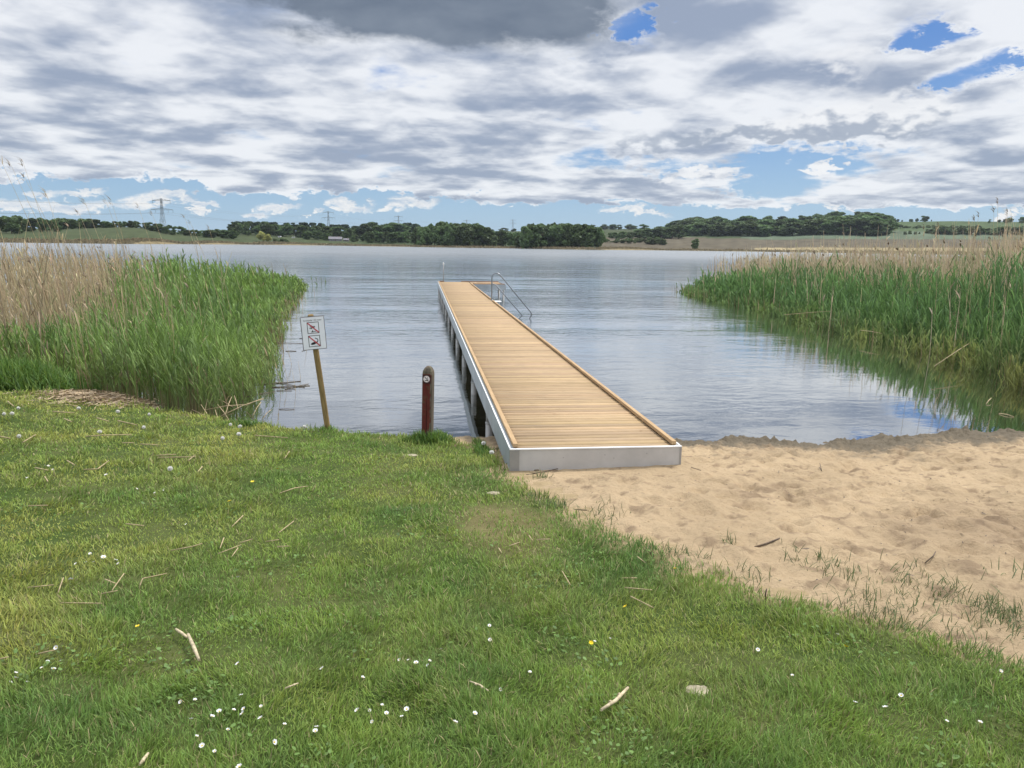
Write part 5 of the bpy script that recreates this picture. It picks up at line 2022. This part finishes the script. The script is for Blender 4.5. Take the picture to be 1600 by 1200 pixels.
# ------------------------------------------------------------------ straw on the lawn
ORD = ['first', 'second', 'third', 'fourth', 'fifth', 'sixth', 'seventh', 'eighth', 'ninth', 'tenth', 'eleventh', 'twelfth', 'thirteenth', 'fourteenth', 'fifteenth', 'sixteenth', 'seventeenth', 'eighteenth', 'nineteenth', 'twentieth']
STRAWS = {   # place: list of (bent polyline in the photograph, width in pixels)
    'lawn close to the straw heap': [[(83, 644), (116, 646)], [(184, 658), (214, 665)], [(152, 654), (170, 659)], [(12, 628), (22, 636)], [(134, 683), (160, 681), (206, 680)], [(0, 683), (16, 686)], [(36, 692), (56, 680)], [(100, 655), (112, 660)]],
    'upper lawn left of the notice board': [[(398, 681), (450, 685)], [(247, 716), (306, 715)], [(244, 713), (275, 711)], [(294, 721), (305, 712)], [(191, 693), (210, 693)], [(220, 695), (247, 696)], [(452, 706), (445, 717)], [(316, 730), (309, 739)]],
    'left lawn below the straw heap': [[(55, 732), (75, 736)], [(105, 721), (117, 728)], [(131, 735), (153, 734), (170, 721)], [(70, 746), (75, 754)], [(44, 792), (75, 791)], [(197, 820), (225, 823)]],
    'mid left lawn': [[(380, 807), (362, 825)], [(459, 816), (436, 834)], [(267, 862), (300, 856), (316, 851)], [(341, 867), (377, 853)], [(375, 850), (395, 844)], [(433, 856), (452, 855)], [(437, 772), (460, 764), (481, 761)], [(415, 848), (436, 845)], [(350, 842), (344, 858)], [(372, 858), (362, 872)]],
    'lower left lawn': [[(44, 920), (84, 916)], [(99, 905), (91, 928)], [(164, 907), (181, 914)], [(194, 898), (175, 925)], [(158, 930), (184, 925)], [(97, 944), (159, 945)], [(219, 917), (223, 906), (261, 898)], [(60, 1024), (86, 1018)], [(0, 1032), (14, 1029)]],
    'worn lawn near the sand': [[(838, 845), (859, 844)], [(995, 871), (1008, 881)], [(878, 894), (891, 916)], [(970, 905), (995, 905)], [(975, 920), (1019, 924)], [(985, 934), (1021, 952)], [(779, 858), (784, 866)], [(826, 838), (832, 846)], [(795, 855), (812, 849)]],
}
for place, lst in STRAWS.items():
    lst = sorted(lst, key=lambda s: s[0][0])
    for i, pl in enumerate(lst):
        P = [ground_at(*q, .03) + np.array([0, 0, .038]) for q in pl]
        ln = sum(np.linalg.norm(P[k + 1] - P[k]) for k in range(len(P) - 1))
        d = np.linalg.norm(P[0] - CAM)
        look = ('bent' if len(pl) > 2 else 'long' if ln > .35 else 'short')
        stick('straw', P, max(.0035, d * .00075), M_stalk, '%s dry straw on the %s, %s from left' % (look, place, ORD[i]), 'straw', 'dry straws on the lawn')


def flat_stalk(pl, w, label):
    """a split piece of reed lying on the turf"""
    P = [ground_at(*q, .03) + np.array([0, 0, .04]) for q in pl]
    b = MB()
    o0 = Vector(P[0])
    b.tube([Vector(p) - o0 for p in P], w, 7, radii=[w * .8] + [w] * (len(P) - 2) + [w * .75])
    for k in range(1, 3):
        c = Vector(P[0]).lerp(Vector(P[-1]), k / 3) - o0
        dv = (Vector(P[-1]) - Vector(P[0])).normalized()
        b.tube([c - dv * .004, c + dv * .004], w * 1.06, 7)
    o = b.build('reed_piece', M_pale)
    o.location = o0
    return tag(o, label, 'reed piece')


M_pale = simple('pale_reed', (.52, .43, .28), .65, 0, .22, 30)
flat_stalk([(294, 994), (303, 1014), (311, 1034)], .0085, 'thick pale broken reed piece on the lawn, longer of a bent pair')
flat_stalk([(275, 986), (284, 992), (293, 999)], .007, 'short greyish reed piece touching the upper end of the thick broken one')
flat_stalk([(939, 1113), (962, 1098), (981, 1078)], .0075, 'pale jointed reed piece lying on the lawn at the bottom centre right')
flat_stalk([(219, 1199), (225, 1190), (232, 1181)], .006, 'pale reed piece cut by the bottom edge on the left')
flat_stalk([(734, 1068), (750, 1074), (763, 1083)], .0035, 'thin curved grey straw in the grass at bottom centre')
flat_stalk([(446, 1079), (466, 1071)], .004, 'small pinkish straw in the grass near the bottom daisies')


# ------------------------------------------------------------------ flowers
M_petal = simple('petal', (.80, .80, .80), .6, 0, .03)
M_yolk = simple('flower_centre', (.62, .42, .03), .7, 0, .08)
M_yellow = simple('yellow_petal', (.75, .55, .02), .5, 0, .05)
M_stemg = simple('flower_stem', (.16, .22, .06), .7, 0, .1)


def clock_mat(t):
    d = t.nodes.new('ShaderNodeBsdfDiffuse')
    d.inputs[0].default_value = (.86, .85, .82, 1)
    tr = t.nodes.new('ShaderNodeBsdfTranslucent')
    tr.inputs[0].default_value = (.86, .85, .82, 1)
    mx = t.nodes.new('ShaderNodeMixShader')
    mx.inputs[0].default_value = .5
    t.links.new(d.outputs[0], mx.inputs[1])
    t.links.new(tr.outputs[0], mx.inputs[2])
    return mx.outputs[0]


M_clock = mat('dandelion_down', clock_mat)


def proto_daisy():
    o = empty('daisy')
    b = MB()
    b.tube([(0, 0, -.02), (.002, .001, .03), (0, 0, .055)], .0013, 5)
    b.build('stem', M_stemg, o)
    bm = bmesh.new()
    n = 17
    for i in range(n):
        a = 2 * math.pi * i / n
        up = .0035 + .003 * ((i * 7) % 3) / 2
        c, s = math.cos(a), math.sin(a)
        pts = [(.0035, -.0012, 0), (.0085, -.0024, up * .7), (.0125, -.0014, up), (.0125, .0014, up), (.0085, .0024, up * .7), (.0035, .0012, 0)]
        bm.faces.new([bm.verts.new((c * x - s * y, s * x + c * y, .055 + z)) for x, y, z in pts])
    me = bpy.data.meshes.new('petals'); bm.to_mesh(me); bm.free(); me.materials.append(M_petal)
    link('petals', me, o)
    bm = bmesh.new()
    bmesh.ops.create_uvsphere(bm, u_segments=10, v_segments=6, radius=.0046, matrix=Matrix.Translation((0, 0, .0555)) @ Matrix.Diagonal((1, 1, .6, 1)))
    me = bpy.data.meshes.new('centre'); bm.to_mesh(me); bm.free(); me.materials.append(M_yolk)
    link('centre', me, o)
    return o


def proto_buttercup():
    o = empty('buttercup')
    b = MB(); b.tube([(0, 0, -.02), (.003, .0, .04), (0, 0, .07)], .0012, 5); b.build('stem', M_stemg, o)
    bm = bmesh.new()
    for i in range(5):
        a = 2 * math.pi * i / 5
        c, s = math.cos(a), math.sin(a)
        pts = [(.001, -.001, 0), (.006, -.0055, .003), (.0105, -.0035, .007), (.0105, .0035, .007), (.006, .0055, .003), (.001, .001, 0)]
        bm.faces.new([bm.verts.new((c * x - s * y, s * x + c * y, .07 + z)) for x, y, z in pts])
    me = bpy.data.meshes.new('petals'); bm.to_mesh(me); bm.free(); me.materials.append(M_yellow)
    link('petals', me, o)
    return o


def proto_clock():
    o = empty('dandelion_clock')
    b = MB(); b.tube([(0, 0, -.02), (.006, .0, .05), (.002, 0, .105)], .0022, 6); b.build('stem', M_stemg, o)
    r = np.random.default_rng(2)
    n = 380
    d = r.normal(0, 1, (n, 3))
    d /= np.linalg.norm(d, axis=1)[:, None]
    c = np.array([.002, 0, .122])
    P = c + d * .006
    E = c + d * (.021 * r.uniform(.85, 1.05, n))[:, None]
    side = np.cross(d, r.normal(0, 1, (n, 3)))
    side /= np.linalg.norm(side, axis=1)[:, None]
    V, Q, _ = ribbons(np.stack([P, (P + E) / 2, E], 1), np.tile(np.array([[.0003, .0008, .0030]]), (n, 1)), side)
    link('seed_head', mesh_np('seed_head', V, [Q], M_clock), o)
    bm = bmesh.new()
    bmesh.ops.create_uvsphere(bm, u_segments=8, v_segments=6, radius=.005, matrix=Matrix.Translation((.002, 0, .12)))
    me = bpy.data.meshes.new('seed_core'); bm.to_mesh(me); bm.free(); me.materials.append(M_stalkdark)
    link('seed_core', me, o)
    return o


DAISIES = {
    'bottom left edge cluster': [(17, 1046), (5, 1058), (15, 1058), (38, 1059), (69, 1025), (66, 1034), (78, 1042), (95, 1025), (95, 998)],
    'big group left of bottom centre': [(288, 1081), (302, 1085), (343, 1105), (359, 1102), (376, 1082), (388, 1096), (408, 1091), (391, 1106), (296, 1120), (323, 1115), (352, 1131), (414, 1117), (441, 1124), (301, 1140), (319, 1154), (334, 1162), (414, 1146)],
    'upper cluster at bottom centre': [(629, 1020), (650, 1032), (676, 1028), (641, 1023), (667, 1024), (561, 1052), (511, 1039), (689, 1006)],
    'lower cluster at bottom centre': [(574, 1092), (595, 1092), (585, 1114), (602, 1107), (637, 1100), (630, 1114), (568, 1102), (704, 1125), (737, 1107)],
    'small row on the left lawn': [(142, 859), (136, 874), (123, 874), (150, 874), (160, 869), (174, 874), (190, 875), (107, 907)],
    'tight patch on the upper left lawn': [(66, 727), (73, 725), (81, 725), (84, 729), (56, 723), (45, 745), (168, 742)],
    'middle of the left lawn': [(294, 814), (256, 760), (244, 766), (208, 760), (373, 900), (380, 1030), (380, 1192), (492, 1135), (493, 1134)],
    'lawn right of bottom centre': [(764, 970), (766, 990), (827, 1043), (777, 1062), (927, 995), (949, 988)],
    'lawn at the lower right': [(1183, 1006), (1310, 986), (1240, 1046), (1559, 1036), (1390, 1104), (1478, 1119), (1531, 1121), (1412, 1079), (1335, 1094)],
}


def set_flower(o, px, py, head, tilt):
    g = ground_at(px, py, head)
    o.location = (g[0], g[1], g[2] - .002)
    o.rotation_euler = (tilt[0], tilt[1], srng.uniform(0, 6.28))


dz = proto_daisy()
first = True
for place, lst in DAISIES.items():
    for i, (px, py) in enumerate(sorted(lst)):
        o = dz if first else copy_tree(dz)
        first = False
        set_flower(o, px, py, .055, (srng.normal(.35, .25), srng.normal(0, .25)))
        k = srng.uniform(.5, .85) * (1.35 if math.hypot(*(o.location.xy - Vector(CAM[:2]))) > 4 else 1.0)
        o.scale = (k, k, min(k, 1.1))
        tag(o, 'white daisy, %s from the left in the %s' % (ORD[i], place), 'daisy', 'daisies in the lawn')
bc = proto_buttercup()
for i, (px, py, lab) in enumerate([(218, 979, 'yellow buttercup alone in the lower left lawn'), (434, 733, 'tiny yellow buttercup in the lawn below the notice board'), (395, 752, 'tiny yellow buttercup left of the one below the notice board'),
                                   (362, 783, 'tiny yellow buttercup in the upper middle of the left lawn'), (920, 998, 'yellow buttercup beside a white daisy right of bottom centre'), (990, 946, 'yellow buttercup beside the straws near the sand'),
                                   (1316, 1011, 'yellow buttercup in the lower right lawn below the sand'), (1056, 890, 'tiny yellow buttercup at the edge of the sand')]):
    o = bc if i == 0 else copy_tree(bc)
    set_flower(o, px, py, .07, (srng.normal(.3, .2), srng.normal(0, .2)))
    if py < 800:
        o.scale = (1.5, 1.5, 1)
    tag(o, lab, 'buttercup', 'buttercups in the lawn')
ck = proto_clock()
CLOCKS = {'left edge group below the long grass': [(27, 638), (3, 646), (14, 646), (28, 680)], 'row before the straw heap': [(120, 638), (182, 643), (231, 646), (228, 667), (156, 675)],
          'bank in front of the left reeds': [(362, 660), (381, 663), (347, 685), (371, 677), (471, 666), (268, 730)], 'tuft beside the jetty corner': [(769, 707), (758, 690)]}
first = True
for place, lst in CLOCKS.items():
    for i, (px, py) in enumerate(sorted(lst)):
        o = ck if first else copy_tree(ck)
        first = False
        set_flower(o, px, py, .12, (srng.normal(0, .15), srng.normal(0, .2)))
        k = srng.uniform(.9, 1.25)
        o.scale = (k, k, 1)
        tag(o, 'white dandelion clock, %s from the left in the %s' % (ORD[i], place), 'dandelion', 'dandelion seed heads')


# ------------------------------------------------------------------ small finds on the sand
def rock(name, px, py, s, mt, label, cat, seed, on_sand=True):
    g = sand_at(px, py) if on_sand else ground_at(px, py)
    z = g[2]
    r = np.random.default_rng(seed)
    bm = bmesh.new()
    bmesh.ops.create_icosphere(bm, subdivisions=3, radius=1)
    for v in bm.verts:
        k = 1 + .35 * float(fbm(np.array([v.co.x * 1.3 + seed]), np.array([v.co.y * 1.3 + v.co.z * 1.7]), 4, seed)[0])
        v.co = Vector((v.co.x * s[0], v.co.y * s[1], v.co.z * s[2])) * k
    me = bpy.data.meshes.new(name); bm.to_mesh(me); bm.free(); me.materials.append(mt)
    o = link(name, me)
    o.location = (g[0], g[1], z + s[2] * .3)
    return tag(o, label, cat)


M_clod = simple('dark_clod', (.15, .115, .08), .95, 0, .3, 40, bmp=.8)
M_stone = simple('pale_stone', (.33, .29, .20), .9, 0, .15, 20, bmp=.5)
rock('earth_clod', 887, 731, (.030, .022, .034), M_clod, 'dark brown clod of earth against the jetty end plate', 'clod', 3)
rock('earth_clod', 838, 735, (.035, .015, .010), M_clod, 'flat dark clod at the foot of the end plate near its left corner', 'clod', 8)
rock('flat_stone', 641, 712, (.075, .04, .012), M_stone, 'flat pale stone in the turf below the red post', 'stone', 5, False)
rock('flat_stone', 772, 771, (.055, .035, .010), M_stone, 'flat pale stone in the turf beside the jetty corner', 'stone', 6, False)
rock('sand_lump', 1090, 1080, (.05, .038, .008), M_sandlump if 'M_sandlump' in globals() else M_stone, 'bare pale patch of stony sand in the lower lawn', 'stone', 7, False)


def twig(pl, r, label, lift=.012, mt=None):
    P = []
    for q in pl:
        lz = q[2] if len(q) > 2 else lift
        g = sand_at(q[0], q[1], lz)
        P.append(g + np.array([0, 0, lz]))
    return stick('twig', P, r, mt or M_twig, label, 'twig')


M_twig = simple('dark_twig', (.14, .105, .075), .85, 0, .2, 25)
twig([(1179, 855), (1196, 850), (1218, 842)], .007, 'thin brown twig lying on the sand in the middle of the beach')
twig([(1197, 938), (1196, 928, .06), (1198, 920, .10)], .004, 'short dark stalk standing upright at the edge of sand and lawn')
twig([(822, 742), (850, 737), (872, 732)], .005, 'brown twig along the foot of the end plate, left')
twig([(898, 730), (930, 729), (966, 727)], .005, 'dark root strip along the foot of the end plate, middle')
twig([(990, 724), (1020, 723), (1052, 721)], .005, 'dark root strip along the foot of the end plate, right')
twig([(1080, 730), (1095, 735)], .004, 'short twig on the sand right of the jetty end')
twig([(876, 797), (900, 796), (918, 797)], .004, 'thin twig near the lawn edge below the jetty')
twig([(1280, 730, .01), (1284, 736, .01), (1281, 724, .05)], .004, 'small forked twig on the sand before the wet ridge')
twig([(1445, 880), (1458, 870), (1462, 862)], .004, 'curved dark twig on the trampled brown sand at the right')
# a plank edge lies at the waterline beside the first pile
b = MB()
b.box(-.75, .0, -.02, .02, -.03, .012)
o = b.build('shore_board', M_kerb)
o.location = (-.05, 2.86, .01)
tag(o, 'thin pale board edging the waterline beside the first jetty pile', 'board')


def build_litter():
    """crumbs, bits of reed and grit on the sand; clover and plantain leaves in the turf"""
    r = np.random.default_rng(61)
    n = 9000
    x, y = r.uniform(-.2, 9.5, n), r.uniform(-5.2, 2.4, n)
    f = fbm(x * 1.4, y * 1.4, 4, 63, .6)
    dark = np.exp(-((x - 3.5) / 1.2) ** 2 - ((y + 2.2) / .8) ** 2) + .8 * np.exp(-((x - 2.4) / .5) ** 2 - ((y + 1.0) / .3) ** 2)
    s = shore_dist(x, y)
    p = (.14 + .50 * np.clip(f, 0, 1) + .9 * dark + .5 * sstep(s, 1.1, .6)) * (sandness(x, y) > .08) * (s > .25)
    p = p * ~((x > -.1) & (x < 1.8) & (y > -.02))
    ok = r.random(n) < p
    x, y, dark = x[ok], y[ok], dark[ok]
    n = len(x)
    z = sand_z(x, y) + .003
    az = r.uniform(0, 6.28, n)
    d = np.hypot(x - CAM[0], y - CAM[1])
    L = r.lognormal(-4.3, .65, n).clip(.005, .07)
    P = np.stack([x, y, z], -1)
    dv = np.stack([np.cos(az), np.sin(az), r.normal(0, .12, n)], -1) * (L * .5)[:, None]
    C = np.stack([P - dv, P + np.array([0, 0, .003]), P + dv], 1)
    W = np.maximum(.0022, d * .00042)[:, None] * r.uniform(.6, 2.0, (n, 1)) * np.array([[.5, 1, .4]])
    c = np.where(r.random((n, 1)) < .62, np.array([.11, .08, .055]), np.array([.30, .22, .13])) * r.uniform(.6, 1.3, (n, 1))
    V, Q, cl = ribbons(C, W, np.stack([-np.sin(az), np.cos(az), np.full(n, .35)], -1), np.repeat(c[:, None], 3, 1))
    tag(link('beach_litter', mesh_np('beach_litter', V, [Q], M_straw, col=cl)), kind='stuff')
    # broad little leaves in patches of the turf
    n = 60000
    d = 1.7 * (11 / 1.7) ** r.random(n)
    a = r.uniform(R(-42), R(44), n)
    x, y = CAM[0] + d * np.sin(a), CAM[1] + d * np.cos(a)
    f = fbm(x * 1.3 + 9, y * 1.3, 3, 67)
    ok = (r.random(n) < sstep(f, .12, .5) * .28) & (lawn_density(x, y) > .7)
    x, y, d = x[ok], y[ok], d[ok]
    n = len(x)
    z = ground_z(x, y) + r.uniform(.012, .036, n)
    az = r.uniform(0, 6.28, n)
    L = r.uniform(.010, .020, n) * np.interp(d, [1.5, 10], [1, 1.4])
    P = np.stack([x, y, z], -1)
    dv = np.stack([np.cos(az), np.sin(az), r.normal(0, .35, n)], -1) * L[:, None]
    C = np.stack([P, P + .3 * dv, P + .75 * dv, P + dv], 1)
    W = (L * .42)[:, None] * np.array([[.15, .8, 1.0, .35]])
    c = np.array([.150, .245, .065]) * r.uniform(.6, 1.3, (n, 1))
    V, Q, cl = ribbons(C, W, np.stack([-np.sin(az), np.cos(az), r.normal(0, .3, n)], -1), np.repeat(c[:, None], 4, 1))
    tag(link('clover_leaves', mesh_np('clover_leaves', V, [Q], M_grass, col=cl)), kind='stuff')


build_litter()


# ------------------------------------------------------------------ the air over the lake: one even box of haze
def haze_mat():
    mt = bpy.data.materials.new('haze')
    mt.use_nodes = True
    t = mt.node_tree
    t.nodes.clear()
    out = t.nodes.new('ShaderNodeOutputMaterial')
    v = t.nodes.new('ShaderNodeVolumePrincipled')
    v.inputs['Color'].default_value = (.78, .88, 1.0, 1)
    v.inputs['Density'].default_value = 0.000035
    t.links.new(v.outputs[0], out.inputs['Volume'])
    return mt


b = MB()
b.box(-4300, 4300, -3300, 6300, -5.5, 130)
tag(b.build('haze', haze_mat()), kind='stuff')
